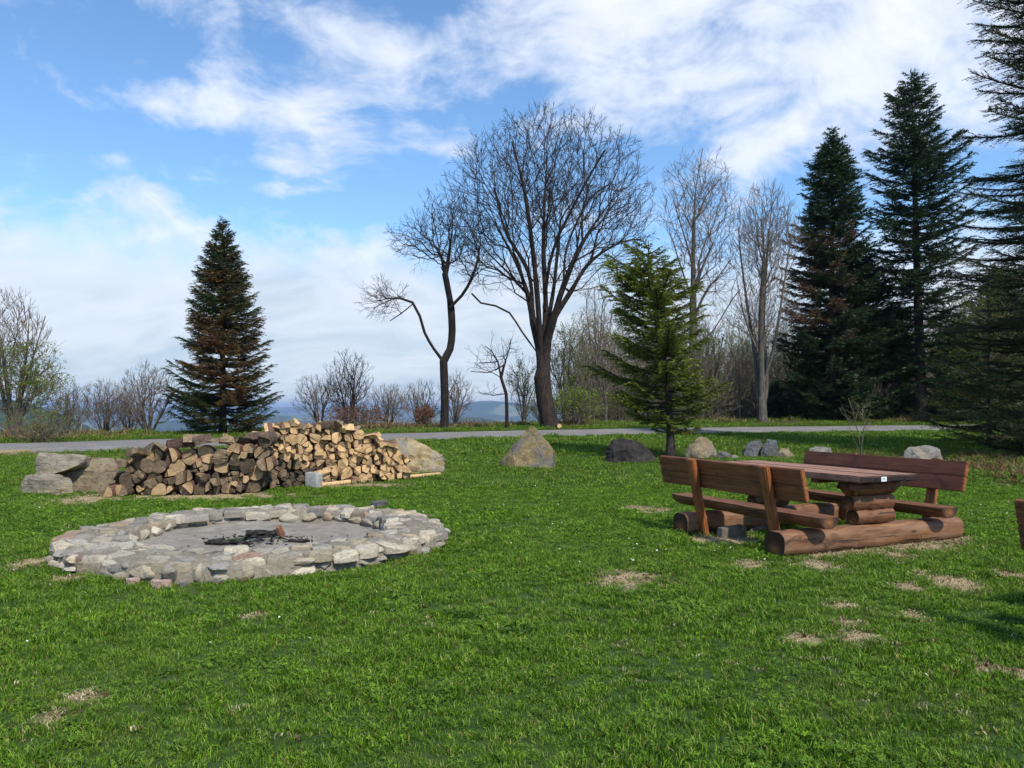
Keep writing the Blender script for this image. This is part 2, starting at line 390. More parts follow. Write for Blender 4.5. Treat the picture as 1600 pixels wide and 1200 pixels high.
M['split_old'] = m_wood('weathered_split_face', (.06, .04, .026), (.19, .125, .07), (.42, .30, .165), knots=False, rough=.85)
M['logbark'] = m_wood('firewood_bark', (.028, .017, .011), (.085, .052, .034), (.17, .12, .085), knots=False, rough=.95)
M['logbark_r'] = m_wood('reddish_bark', (.05, .022, .014), (.15, .07, .045), (.24, .14, .10), knots=False, rough=.95)

M['bark_dark'] = m_bark('dark_bark', (.007, .005, .004), (.020, .014, .011), (.045, .034, .027))
M['bark_maple'] = m_bark('maple_bark', (.009, .006, .005), (.030, .020, .015), (.08, .052, .036))
M['twig_dark'] = m_bark('dark_twigs', (.022, .017, .015), (.045, .035, .030), (.085, .066, .056))
M['bark_grey'] = m_bark('grey_bark', (.05, .043, .036), (.10, .088, .072), (.19, .17, .14))
M['twig_grey'] = m_bark('grey_twigs', (.09, .068, .05), (.175, .135, .10), (.26, .21, .155))
M['bark_conifer'] = m_bark('conifer_bark', (.016, .011, .009), (.045, .032, .025), (.09, .07, .055))
M['fir'] = m_needles('fir_needles', (.013, .034, .010), (.034, .070, .018), (.08, .125, .032), (.26, .11, .035))
M['spruce'] = m_needles('spruce_needles', (.05, .078, .010), (.165, .205, .018), (.34, .37, .035), (.20, .16, .04))
M['tallfir'] = m_needles('tall_fir_needles', (.010, .028, .011), (.026, .058, .017), (.065, .11, .03), (.20, .12, .07))

# ------------------------------------------------------------------ ground, road, hills
def axis(lo, hi, a, b, step, ratio):
    mid = list(np.arange(a, b + 1e-6, step)); up = []; s = step; v = mid[-1]
    while v < hi: s *= ratio; v += s; up.append(min(v, hi))
    dn = []; s = step; v = mid[0]
    while v > lo: s *= ratio; v -= s; dn.append(max(v, lo))
    return np.array(dn[::-1] + mid + up)
def grid_faces(nx, ny):
    i = np.arange(nx - 1)[None, :] + np.arange(ny - 1)[:, None] * nx
    return np.stack([i, i + 1, i + 1 + nx, i + nx], -1).reshape(-1, 4)
def soil_z(x, y, b):
    """small relief of the bare patches and the pit"""
    return b * (.012 + .010 * hnoise(x, y, 23, 3))

xs = axis(-130, 130, -7.6, 8.2, .07, 1.055); ys = axis(-40, 140, 3.0, 14.5, .07, 1.03)
X, Y = np.meshgrid(xs, ys); Z = G(X, Y)
B = bare(X.ravel(), Y.ravel()).reshape(X.shape)
Z = Z + soil_z(X, Y, B)
rd = np.abs(Y - roady(X)) / slope_n(X)
g_me = np_mesh('ground', np.stack([X, Y, Z], -1).reshape(-1, 3), [grid_faces(len(xs), len(ys))], M['ground'], True, {'bare': B.ravel()})
tag(link_obj('ground', g_me), kind='structure')

rx = np.arange(-110, 130, .35); off = np.linspace(-1, 1, 15)
cy = roady(rx); gr = roady(rx + .5) - roady(rx - .5); nn = np.sqrt(1 + gr ** 2)
RV = []
for k, o in enumerate(off):
    hw = 2.35 + .16 * hnoise(rx, rx * 0 + 3, .9, 4 + (o > 0)) + .06 * hnoise(rx, rx * 0, 4.1, 8) + .35 * np.clip((-rx - 8) / 10, 0, 1)
    px_ = rx - gr / nn * o * hw; py_ = cy + o * hw / nn
    z = G(px_, py_) + (.02 - .015 * abs(o)) + (-.02 if abs(o) == 1 else 0)
    RV.append(np.stack([px_, py_, z], -1))
RV = np.array(RV)
tag(link_obj('road', np_mesh('road', RV.reshape(-1, 3), [grid_faces(len(rx), len(off))], M['road'], True, {'edge': np.repeat(np.abs(off), len(rx))})), kind='structure')
def road_d(x, y): return (y - roady(x)) / slope_n(x)

rr = np.concatenate([[118], np.geomspace(125, 17000, 230)]); aa = np.radians(np.linspace(-88, 88, 420))
A2, R2 = np.meshgrid(aa, rr); HX = R2 * np.sin(A2); HYY = R2 * np.cos(A2); HZ = G(HX, HYY)
HZ = HZ + np.clip((R2 - 300) / 500, 0, 1) * (3.5 * hnoise(HX, HYY, .03, 3) + 2.2 * hnoise(HX, HYY, .09, 5)) - np.where(R2 < 145, 1.2, 0)
tag(link_obj('hills', np_mesh('hills', np.stack([HX, HYY, HZ], -1).reshape(-1, 3), [grid_faces(len(aa), len(rr))], M['hills'], True)), kind='structure')

# ------------------------------------------------------------------ instanced ground cover
def blades(n, rad, hmin, hmax, wid, seed, lean=.5, yellow=.04, dryf=.0):
    r = np.random.default_rng(seed)
    a = r.uniform(0, 2 * np.pi, n); q = np.sqrt(r.uniform(0, 1, n)) * rad
    bx, by = q * np.cos(a), q * np.sin(a)
    h = r.uniform(hmin, hmax, n) * (1 - .25 * (q / rad)); w = wid * r.uniform(.6, 1.3, n)
    th = r.uniform(0, 2 * np.pi, n); ln = h * r.uniform(.1, lean * 2, n); la = a + r.normal(0, 1.2, n)
    cx, cyy = np.cos(th), np.sin(th); lx, ly = np.cos(la), np.sin(la)
    V = np.zeros((n, 5, 3))
    for i, s in ((0, -1), (1, 1)): V[:, i] = np.stack([bx + s * w * cx * .5, by + s * w * cyy * .5, np.full(n, -.012)], -1)
    for i, s in ((2, 1), (3, -1)): V[:, i] = np.stack([bx + lx * ln * .35 + s * w * cx * .42, by + ly * ln * .35 + s * w * cyy * .42, h * .6], -1)
    V[:, 4] = np.stack([bx + lx * ln, by + ly * ln, h * r.uniform(.8, 1, n)], -1)
    i0 = np.arange(n)[:, None] * 5
    tint = np.clip(r.normal(.45, .32, n), 0, .9); tint[r.uniform(0, 1, n) < yellow] = 1.
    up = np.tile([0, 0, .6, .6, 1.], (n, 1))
    return V.reshape(-1, 3), i0 + np.array([[0, 1, 2, 3]]), i0 + np.array([[3, 2, 4]]), np.repeat(tint, 5), up.ravel()

def clover(n, rad, seed, size=.011):
    r = np.random.default_rng(seed); Vs = []; Q = []; T = []; U = []
    a = r.uniform(0, 2 * np.pi, n); q = np.sqrt(r.uniform(0, 1, n)) * rad; k = 0
    for i in range(n):
        c = np.array([q[i] * math.cos(a[i]), q[i] * math.sin(a[i]), r.uniform(.014, .042)]); t = r.uniform(.1, .85); ro = r.uniform(0, 6)
        tilt = r.normal(0, .35, 2)
        for j in range(3):
            an = ro + j * 2.09; d = np.array([math.cos(an), math.sin(an), 0]); p = np.array([-d[1], d[0], 0]); s = size * r.uniform(.8, 1.3)
            pts = np.array([c, c + d * s * .8 + p * s * .6, c + d * s * 1.5, c + d * s * .8 - p * s * .6])
            pts[:, 2] += (pts[:, 0] - c[0]) * tilt[0] + (pts[:, 1] - c[1]) * tilt[1]
            Vs.append(pts); Q.append([k, k + 1, k + 2, k + 3]); k += 4; T += [t] * 4; U += [.7, 1, 1, 1]
    return np.concatenate(Vs), np.array(Q), np.zeros((0, 3), int), np.array(T), np.array(U)

def proto(name, parts, mt):
    V = []; Q = []; T3 = []; T = []; U = []; o = 0
    for v, q, t3, tt, u in parts:
        V.append(v); Q.append(q + o); T3.append(t3 + o); T.append(tt); U.append(u); o += len(v)
    me = np_mesh(name, np.concatenate(V), [np.concatenate(Q), np.concatenate(T3)], mt, False, {'tint': np.concatenate(T), 'up': np.concatenate(U)})
    return bpy.data.objects.new(name, me)

def scatter(name, pts, rot, scl, idx, protos, label, cat):
    col = bpy.data.collections.new(name + '_kinds')
    for i, p in enumerate(protos): p.name = '%s_kind_%02d' % (name, i); col.objects.link(p)
    me = bpy.data.meshes.new(name); me.vertices.add(len(pts)); me.vertices.foreach_set('co', np.asarray(pts, np.float32).ravel())
    a = me.attributes.new('rot', 'FLOAT_VECTOR', 'POINT'); a.data.foreach_set('vector', np.asarray(rot, np.float32).ravel())
    a = me.attributes.new('scl', 'FLOAT', 'POINT'); a.data.foreach_set('value', np.asarray(scl, np.float32))
    a = me.attributes.new('idx', 'INT', 'POINT'); a.data.foreach_set('value', np.asarray(idx, np.int32))
    o = link_obj(name, me); tag(o, label, cat, kind='stuff')
    ng = bpy.data.node_groups.new(name + '_scatter', 'GeometryNodeTree')
    ng.interface.new_socket('Geometry', in_out='INPUT', socket_type='NodeSocketGeometry'); ng.interface.new_socket('Geometry', in_out='OUTPUT', socket_type='NodeSocketGeometry')
    N = ng.nodes; L = ng.links
    gi = N.new('NodeGroupInput'); go = N.new('NodeGroupOutput'); ip = N.new('GeometryNodeInstanceOnPoints'); ci = N.new('GeometryNodeCollectionInfo')
    ci.inputs['Collection'].default_value = col; ci.inputs['Separate Children'].default_value = True; ci.inputs['Reset Children'].default_value = True
    def na(n, dt):
        x = N.new('GeometryNodeInputNamedAttribute'); x.data_type = dt; x.inputs['Name'].default_value = n; return x.outputs['Attribute']
    L.new(gi.outputs[0], ip.inputs['Points']); L.new(ci.outputs[0], ip.inputs['Instance']); ip.inputs['Pick Instance'].default_value = True
    L.new(na('idx', 'INT'), ip.inputs['Instance Index'])
    er = N.new('FunctionNodeEulerToRotation'); L.new(na('rot', 'FLOAT_VECTOR'), er.inputs[0]); L.new(er.outputs[0], ip.inputs['Rotation'])
    L.new(na('scl', 'FLOAT'), ip.inputs['Scale']); L.new(ip.outputs[0], go.inputs[0])
    md = o.modifiers.new('scatter', 'NODES'); md.node_group = ng
    return o

def pit_r(x, y): return np.hypot((x - PIT[0]), (y - PIT[1]))
def make_lawn():
    r = np.random.default_rng(11)
    # zone: y0,y1, spacing, kinds offset, scale
    P = []; S = []; I = []
    for y0, y1, sp, k0, nk, sc in [(2.6, 5.4, .075, 0, 8, .78), (5.4, 9.0, .092, 0, 8, .98), (9.0, 15.0, .145, 8, 4, 1.0), (15.0, 24.0, .24, 12, 3, 1.0), (24.0, 48.0, .42, 12, 3, 1.75)]:
        xx = np.arange(-(y1 * .70 + 2.0), y1 * .70 + 2.0, sp); yy = np.arange(y0, y1, sp)
        x, y = np.meshgrid(xx, yy); x = x.ravel(); y = y.ravel()
        ok = np.abs(x) < y * .70 + 1.6; x = x[ok]; y = y[ok]
        x = x + r.uniform(-.55, .55, len(x)) * sp; y = y + r.uniform(-.55, .55, len(y)) * sp
        b = bare(x, y); d = road_d(x, y)
        keep = (r.uniform(0, 1, len(x)) > b * 1.25) & (pit_r(x, y) > 2.05)
        w = np.where(x < -9, 3.3, 2.35)
        keep &= (np.abs(d) > w + r.uniform(-.25, .35, len(x))) & (d < 7.5)
        x, y, b = x[keep], y[keep], b[keep]
        # patchy length: longer tufts in places
        lon = 1 + .26 * hnoise(x, y, 1.4, 6) + .20 * hnoise(x, y, 5.3, 7)
        s = sc * r.uniform(.60, 1.18, len(x)) * lon * (1 - .45 * b)
        cl = hnoise(x, y, 2.1, 9) + r.normal(0, .5, len(x))
        if nk == 8: idx = np.where(cl > .8, r.integers(5, 8, len(x)), r.integers(0, 5, len(x)))
        else: idx = k0 + r.integers(0, nk, len(x))
        P.append(np.stack([x, y, G(x, y) + soil_z(x, y, b) - .002], -1)); S.append(s); I.append(idx)
    P = np.concatenate(P); S = np.concatenate(S); I = np.concatenate(I)
    R = np.stack([r.normal(0, .10, len(P)), r.normal(0, .10, len(P)), r.uniform(0, 6.28, len(P))], -1)
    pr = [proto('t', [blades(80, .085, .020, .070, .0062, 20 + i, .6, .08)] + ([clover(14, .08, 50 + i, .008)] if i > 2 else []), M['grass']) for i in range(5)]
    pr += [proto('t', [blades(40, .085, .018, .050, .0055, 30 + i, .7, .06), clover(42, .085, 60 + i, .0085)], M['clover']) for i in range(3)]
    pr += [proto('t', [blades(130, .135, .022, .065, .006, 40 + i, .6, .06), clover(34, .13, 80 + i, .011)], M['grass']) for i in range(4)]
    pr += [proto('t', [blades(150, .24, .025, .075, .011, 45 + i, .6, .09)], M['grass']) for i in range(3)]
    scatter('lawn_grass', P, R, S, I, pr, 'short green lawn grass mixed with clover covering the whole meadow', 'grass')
make_lawn()

def make_daisies():
    r = np.random.default_rng(3)
    bm = bmesh.new()
    for k in range(9):
        a = k * 2 * math.pi / 9
        v = [bm.verts.new(p) for p in ((0, 0, .001), (math.cos(a - .28) * .008, math.sin(a - .28) * .008, .002), (math.cos(a) * .0105, math.sin(a) * .0105, .001), (math.cos(a + .28) * .008, math.sin(a + .28) * .008, .002))]
        bm.faces.new(v)
    bmesh.ops.create_circle(bm, cap_ends=True, segments=8, radius=.0034, matrix=Matrix.Translation((0, 0, .0035)))
    for f in list(bm.faces)[-1:]: f.material_index = 1
    for k in range(3):
        a = k * 2.1; p = [(math.cos(a) * .0007, math.sin(a) * .0007, -.05), (math.cos(a + 2.1) * .0007, math.sin(a + 2.1) * .0007, -.05), (math.cos(a + 2.1) * .0007, math.sin(a + 2.1) * .0007, .0), (math.cos(a) * .0007, math.sin(a) * .0007, .0)]
        f = bm.faces.new([bm.verts.new(q) for q in p]); f.material_index = 2
    mw, t = mat('daisy_petal'); t.b.inputs['Base Color'].default_value = (.8, .8, .76, 1)
    my, t = mat('daisy_eye'); t.b.inputs['Base Color'].default_value = (.7, .45, .02, 1)
    o = bpy.data.objects.new('d', bm_mesh('daisy', bm, [mw, my, M['clover']]))
    P = []
    while len(P) < 430:
        y = 4 + 24 * r.uniform() ** 1.1; x = r.uniform(-.72, .72) * y
        k = hnoise(x, y, .55, 12) + (.5 if (-6 < x < 1 and y > 11) else 0) + (.35 if x < -3 and y < 12 else 0)
        if k < .1 + r.uniform(0, .7) or pit_r(x, y) < 2.4 or (y < 7 and r.uniform() > .12): continue
        P.append((x, y, gz(x, y) + r.uniform(.03, .055)))
    P = np.array(P)
    scatter('daisies', P, np.stack([r.normal(0, .35, len(P)), r.normal(0, .35, len(P)), r.uniform(0, 6, len(P))], -1), r.uniform(.7, 1.35, len(P)), np.zeros(len(P)), [o], 'tiny white daisies dotted through the lawn', 'daisies')
make_daisies()

def make_straw():
    r = np.random.default_rng(33); P = []
    for X, Y, rx, ry, k in PATCH:
        n = int(260 * min(rx * ry * 12, 2.5)) + 25
        for _ in range(n):
            x = X + r.normal(0, rx * .75); y = Y + r.normal(0, ry * .75)
            if pit_r(x, y) < 2.15: continue
            P.append((x, y, gz(x, y) + r.uniform(.0, .02)))
    for _ in range(900):
        y = 3.2 + 14 * r.uniform(); x = r.uniform(-.7, .7) * y
        if hnoise(x, y, .8, 22) < .1 or pit_r(x, y) < 2.15: continue
        P.append((x, y, gz(x, y) + .03))
    P = np.array(P)
    pr = [proto('s', [blades(14, .05, .003, .014, .0035, 190, 2.6, .5)], M['straw']), proto('s', [blades(7, .04, .003, .012, .008, 191, 2.5, .3)], M['straw']), proto('s', [blades(3, .03, .006, .02, .018, 192, 2.5, .3)], M['leaf_brown'])]
    scatter('dry_straw', P, np.stack([r.normal(0, .2, len(P)), r.normal(0, .2, len(P)), r.uniform(0, 6, len(P))], -1), r.uniform(.6, 1.3, len(P)), r.choice([0, 0, 0, 1, 1, 1, 1, 1, 2], len(P)), pr, 'dry straw and dead leaf scraps on the worn patches of the lawn', 'straw')
make_straw()

# ------------------------------------------------------------------ verge weeds and litter bed
def px_of(x, y): return 800 + F * x / y
def make_weeds():
    r = np.random.default_rng(21)
    P = []; S = []; I = []
    for _ in range(5200):
        x = r.uniform(-34, 40); d = r.uniform(2.7, 8.5); y = float(roady(x)) + d * float(slope_n(x))
        k = hnoise(x, y, .35, 15)
        P.append((x, y, gz(x, y) - .02)); S.append(r.uniform(.5, 1.5) * (1 + .5 * k) * (1.3 if d > 5 else .6)); I.append(r.integers(0, 2) if k + r.normal(0, .3) > .0 and d > 3.6 else r.integers(2, 4))
    for _ in range(1500):
        x = r.uniform(-24, 30); side = r.choice([-1, 1]); y = float(roady(x)) + side * (2.15 + abs(r.normal(0, .22))) * float(slope_n(x)); P.append((x, y, gz(x, y) - .01)); S.append(r.uniform(.15, .4)); I.append(r.integers(1, 4))
    for _ in range(260): # near strip beside the road at left
        x = r.uniform(-22, -5); y = float(roady(x)) - r.uniform(3.1, 4.4); P.append((x, y, gz(x, y) - .02)); S.append(r.uniform(.3, .8)); I.append(r.integers(0, 4))
    P = np.array(P)
    pr = [proto('w', [blades(26, .16, .08, .34, .010, 90, .5, .3)], M['dry']), proto('w', [blades(40, .2, .05, .20, .022, 91, .8, .2)], M['dry']),
          proto('w', [blades(60, .2, .08, .26, .014, 92, .5, .1)], M['grass']), proto('w', [blades(40, .2, .06, .22, .022, 93, .8, .4)], M['leaf_new'])]
    scatter('verge_weeds', P, np.stack([r.normal(0, .15, len(P)), r.normal(0, .15, len(P)), r.uniform(0, 6, len(P))], -1), S, I, pr, 'rough grass and dry weeds along the far verge of the road', 'weeds')
    (bx, by, _), rx_, ry_ = BED
    P = []; S = []; I = []
    while len(P) < 4200:
        x = bx + .6 + r.normal(0, rx_ * .62); y = by + r.normal(0, ry_ * .55)
        if px_of(x, y) < 1488 or math.hypot((x - bx - .6) / rx_, (y - by) / ry_) > 1.15 + .2 * hnoise(x, y, 3, 2): continue
        P.append((x, y, gz(x, y) + r.uniform(0, .06))); S.append(r.uniform(.5, 1.3)); I.append(r.choice([0, 0, 1, 2, 3, 3]))
    for _ in range(700): # litter along the row of stones behind the bench
        px = r.uniform(1230, 1500); x, y, z = on_ground(px, r.uniform(700, 716)); P.append((x, y, z)); S.append(r.uniform(.3, .8)); I.append(r.choice([0, 1, 2, 3]))
    P = np.array(P)
    pr = [proto('l', [blades(22, .16, .02, .10, .02, 94, 2.2, .2)], M['leaf_brown']), proto('l', [blades(14, .2, .05, .22, .006, 95, 2.0, .5)], M['dry']),
          proto('l', [blades(30, .14, .05, .16, .012, 96, .7, .1)], M['grass']), proto('l', [clover(26, .16, 97, .024)], M['clover'])]
    scatter('leaf_litter', P, np.stack([r.normal(0, .3, len(P)), r.normal(0, .3, len(P)), r.uniform(0, 6, len(P))], -1), S, I, pr, 'dead brown leaves, twigs and straggly stalks in the rough bed right of the picnic table', 'leaf litter')
make_weeds()

# ------------------------------------------------------------------ bare trees
def spline(pts, step):
    pts = np.asarray(pts, float); out = []
    P = np.vstack([2 * pts[0] - pts[1], pts, 2 * pts[-1] - pts[-2]])
    for i in range(1, len(P) - 2):
        L = np.linalg.norm(P[i + 1] - P[i]); n = max(1, int(L / step))
        for s in np.arange(n) / n:
            out.append(.5 * ((2 * P[i]) + (-P[i - 1] + P[i + 1]) * s + (2 * P[i - 1] - 5 * P[i] + 4 * P[i + 1] - P[i + 2]) * s * s + (-P[i - 1] + 3 * P[i] - 3 * P[i + 1] + P[i + 2]) * s ** 3))
    out.append(pts[-1]); return np.array(out)

def grow(trunk, guides, targets, bf=.35, seed=0, ang=.8, step=.5):
    """trunk: polyline; guides: polylines starting near the trunk; targets: crown points. returns nodes, parents"""
    P = [p for p in trunk]; par = [-1] + list(range(len(trunk) - 1))
    for g in guides:
        d = np.linalg.norm(np.array(P) - g[0], axis=1); k = int(np.argmin(d)); last = k
        for p in g[(1 if d[k] < .3 else 0):]:
            P.append(p); par.append(last); last = len(P) - 1
    n0 = len(P); nt = len(targets); N = n0 + nt
    PP = np.zeros((N, 3)); PP[:n0] = P; PA = np.full(N, -1); PA[:n0] = par
    PL = np.zeros(N); D = np.zeros((N, 3)); D[:] = (0, 0, 1)
    tlow = len(trunk) - 1
    for i in range(1, n0):
        e = PP[i] - PP[PA[i]]; l = np.linalg.norm(e) + 1e-9; D[i] = e / l; PL[i] = PL[PA[i]] + l
    T = np.asarray(targets); best = np.full(nt, 1e9); bp = np.zeros(nt, int); free = np.ones(nt, bool)
    def upd(i):
        nonlocal best, bp
        v = T - PP[i]; l = np.linalg.norm(v, axis=1) + 1e-9; cs = (v @ D[i]) / l
        c = l * (1 + ang * (1 - cs)) + bf * PL[i]
        m = free & (c < best); best[m] = c[m]; bp[m] = i
    for i in range(max(1, int(tlow * .72)), n0): upd(i)
    cur = n0
    for _ in range(nt):
        b = np.where(free, best, 1e9); j = int(np.argmin(b)); i = cur; cur += 1
        PP[i] = T[j]; PA[i] = bp[j]; e = PP[i] - PP[PA[i]]; l = np.linalg.norm(e) + 1e-9
        D[i] = e / l; PL[i] = PL[PA[i]] + l; free[j] = False; upd(i)
    return PP, PA, n0

def tubes(name, P0, P1, D0, D1, R0, R1, k, mt):
    """one tapered prism per edge"""
    def ring(P, D, R):
        ref = np.where(np.abs(D[:, 2:3]) > .9, np.array([[1., 0, 0]]), np.array([[0, 0, 1.]]))
        ref = np.where(np.abs(D[:, 1:2]) > .9, np.array([[1., 0, 0]]), np.array([[.02, 1., 0.05]]))
        a = np.cross(D, ref); a /= np.linalg.norm(a, axis=1, keepdims=True) + 1e-9; b = np.cross(D, a)
        t = np.arange(k) * 2 * np.pi / k
        return P[:, None] + R[:, None, None] * (a[:, None] * np.cos(t)[None, :, None] + b[:, None] * np.sin(t)[None, :, None])
    V = np.concatenate([ring(P0, D0, R0), ring(P1, D1, R1)], 1).reshape(-1, 3)
    i = np.arange(len(P0))[:, None, None] * 2 * k; j = np.arange(k)[None, :, None]
    f = np.concatenate([i + j, i + (j + 1) % k, i + k + (j + 1) % k, i + k + j], -1).reshape(-1, 4)
    return V, f

def tree_meshes(name, PP, PA, rbase, r0=.009, twigs=3, twl=.45, seed=0, cut=.05, smooth_it=2, up=.35, n_fixed=0, flare=1.25, spread=.75, twk=1, tbark=None, ttwig=None, leaves=None):
    r = np.random.default_rng(seed); N = len(PP)
    ch = [[] for _ in range(N)]
    for i in range(N):
        if PA[i] >= 0: ch[PA[i]].append(i)
    for _ in range(smooth_it):
        Q = PP.copy()
        for i in range(n_fixed, N):
            if ch[i]:
                c = PP[ch[i]].mean(0); Q[i] = .5 * PP[i] + .25 * (PP[PA[i]] + c)
        PP = Q
    PP[n_fixed:] += r.normal(0, .035, (N - n_fixed, 3))
    order = list(range(N)); tips = np.zeros(N)
    dep = np.zeros(N, int)
    for i in range(N):
        dep[i] = dep[PA[i]] + 1 if PA[i] >= 0 else 0
    # parents always come before children in our numbering
    for i in range(N - 1, -1, -1):
        if not ch[i]: tips[i] = 1 if i >= n_fixed else max(5, int((N - n_fixed) * .011))
        if PA[i] >= 0: tips[PA[i]] += tips[i]
    e = math.log(tips[0]) / math.log(rbase / r0)
    rad = np.maximum(r0, rbase * (tips / tips[0]) ** (1 / min(e, 1.72)))
    D = np.zeros((N, 3)); D[0] = (0, 0, 1)
    for i in range(1, N): v = PP[i] - PP[PA[i]]; D[i] = v / (np.linalg.norm(v) + 1e-9)
    main = np.array([max(c, key=lambda q: tips[q]) if c else -1 for c in ch])
    RD = D.copy()
    for i in range(N):
        if main[i] >= 0: v = D[i] + D[main[i]]; RD[i] = v / (np.linalg.norm(v) + 1e-9)
    idx = np.arange(1, N); par = PA[idx]; ismain = main[par] == idx
    P0 = PP[par].copy(); P1 = PP[idx]; D0 = np.where(ismain[:, None], RD[par], D[idx]); D1 = RD[idx]
    R1 = rad[idx]; R0 = np.where(ismain, rad[par], np.minimum(rad[idx] * 1.25, rad[par]))
    # root flare
    z0 = PP[0][2]; hz0 = P0[:, 2] - z0; hz1 = P1[:, 2] - z0
    R0 = R0 * (1 + (flare - 1) * np.exp(-hz0 / .35) * (R0 > rbase * .5)); R1 = R1 * (1 + (flare - 1) * np.exp(-hz1 / .35) * (R1 > rbase * .5))
    # twigs
    tp0 = []; tp1 = []; td = []
    for i in range(max(n_fixed, 1), N):
        k = twigs if not ch[i] else (twk if rad[i] < cut * 1.2 else 0)
        for _ in range(k):
            d = D[i] * 1.0 + np.array([0, 0, up]) + r.normal(0, spread * .55, 3); d /= np.linalg.norm(d)
            l = twl * r.uniform(.5, 1.3); a = PP[i]; m = a + d * l * .5 + r.normal(0, .02, 3); d2 = d + r.normal(0, .25, 3) + np.array([0, 0, up * .4]); d2 /= np.linalg.norm(d2); b = m + d2 * l * .55
            tp0 += [a, m]; tp1 += [m, b]
            if r.uniform() < .8:
                d3 = d + r.normal(0, .5, 3); d3 /= np.linalg.norm(d3); tp0.append(m); tp1.append(m + d3 * l * .45)
    tp0 = np.array(tp0); tp1 = np.array(tp1); tdv = tp1 - tp0; tdv /= np.linalg.norm(tdv, axis=1, keepdims=True) + 1e-9
    thick = (R0 > cut)
    out = []
    big = R0 > .12
    VT, fT = [], []; o = 0
    for msk, k in ((big, 12), (thick & ~big, 7)):
        if msk.any():
            v, f = tubes(name, P0[msk], P1[msk], D0[msk], D1[msk], R0[msk], R1[msk], k, None); VT.append(v); fT.append(f + o); o += len(v)
    me_t = np_mesh(name + '_trunk', np.concatenate(VT), [np.concatenate(fT)], tbark, True)
    VC, fC = [], []; o = 0
    th = ~thick
    if th.any():
        v, f = tubes(name, P0[th], P1[th], D0[th], D1[th], R0[th], R1[th], 4, None); VC.append(v); fC.append(f + o); o += len(v)
    v, f = tubes(name, tp0, tp1, tdv, tdv, np.full(len(tp0), r0 * .8), np.full(len(tp0), r0 * .5), 3, None); VC.append(v); fC.append(f + o)
    me_c = np_mesh(name + '_crown', np.concatenate(VC), [np.concatenate(fC)], ttwig, True)
    me_l = None
    if leaves:
        dens, size, fun = leaves
        src = tp1[[i for i in range(len(tp1)) if fun(tp1[i], r)]]
        if len(src):
            n = int(len(src) * dens); c = src[r.integers(0, len(src), n)] + r.normal(0, .07, (n, 3))
            a = r.normal(0, 1, (n, 3)); a /= np.linalg.norm(a, axis=1, keepdims=True); b = np.cross(a, r.normal(0, 1, (n, 3))); b /= np.linalg.norm(b, axis=1, keepdims=True)
            s = size * r.uniform(.6, 1.4, (n, 1))
            V = np.stack([c - a * s, c + b * s * .6, c + a * s, c - b * s * .6], 1).reshape(-1, 3); q = np.arange(n)[:, None] * 4 + np.arange(4)[None]
            tt = np.repeat(np.clip(r.normal(.5, .25, n), 0, 1), 4)
            me_l = np_mesh(name + '_leaves', V, [q], M['leaf_new'], False, {'tint': tt, 'up': np.ones(len(V))})
    return me_t, me_c, me_l

def crown_pts(ells, r):
    """ells: (cx,cy,cz, rx,ry,rz, n, zmin) world"""
    out = []
    for cx, cy_, cz, rx_, ry_, rz_, n, zmin in ells:
        k = 0
        while k < n:
            v = r.normal(0, 1, 3); v /= np.linalg.norm(v); q = r.uniform() ** .45
            p = np.array([cx, cy_, cz]) + v * q * np.array([rx_, ry_, rz_])
            if p[2] < zmin: continue
            out.append(p); k += 1
    return np.array(out)

def place_tree(name, base, meshes, label, cat, group=None, rz=0, sc=1.0, crown='crown'):
    e = empty(name, base, rz); e.scale = (sc, sc, sc); tag(e, label, cat, group)
    link_obj('trunk', meshes[0], e); link_obj(crown, meshes[1], e)
    if meshes[2]: link_obj('leaves', meshes[2], e)
    return e

def px_tree(name, label, base_px, Y0, trunk, guides, blobs, rbase, bark, twig, seed, bf=.3, r0=.011, twigs=3, twl=.5, cut=.06, up=.3, ang=.8, leaves=None, depth=.85, spread=.75, twk=1, cat='tree', step=.45, dscale=1.):
    """trunk, guides (with a depth lean), crown blobs are given as seen from the meadow at distance Y0, in sight-line units, and built with real depth"""
    r = np.random.default_rng(seed); s = Y0 / F
    bx = (base_px - 800) * s; bz = gz(bx, Y0)
    def w(px, py, dy=0.): return np.array([(px - base_px) * s, dy, H + (HY - py) * s - bz])
    tr = [w(*p) for p in trunk]; tr[0][2] = -.15
    TR = spline(tr, step)
    GS = []
    for g, dep in guides:
        n = len(g); GS.append(spline([w(p[0], p[1], dep * dscale * (i / (n - 1))) for i, p in enumerate(g)], step))
    EL = []
    for cx, cyp, rx_, rz_, n, pymax in blobs:
        c = w(cx, cyp); EL.append((c[0], 0, c[2], rx_ * s, rx_ * s * depth, rz_ * s, n, w(0, pymax)[2]))
    T = crown_pts(EL, r)
    PP, PA, n0 = grow(TR, GS, T, bf, seed, ang)
    ms = tree_meshes(name, PP, PA, rbase, r0, twigs, twl, seed, cut, 2, up, n0, 1.3, spread, twk, bark, twig, leaves)
    return place_tree(name, (bx, Y0, bz), ms, label, cat)

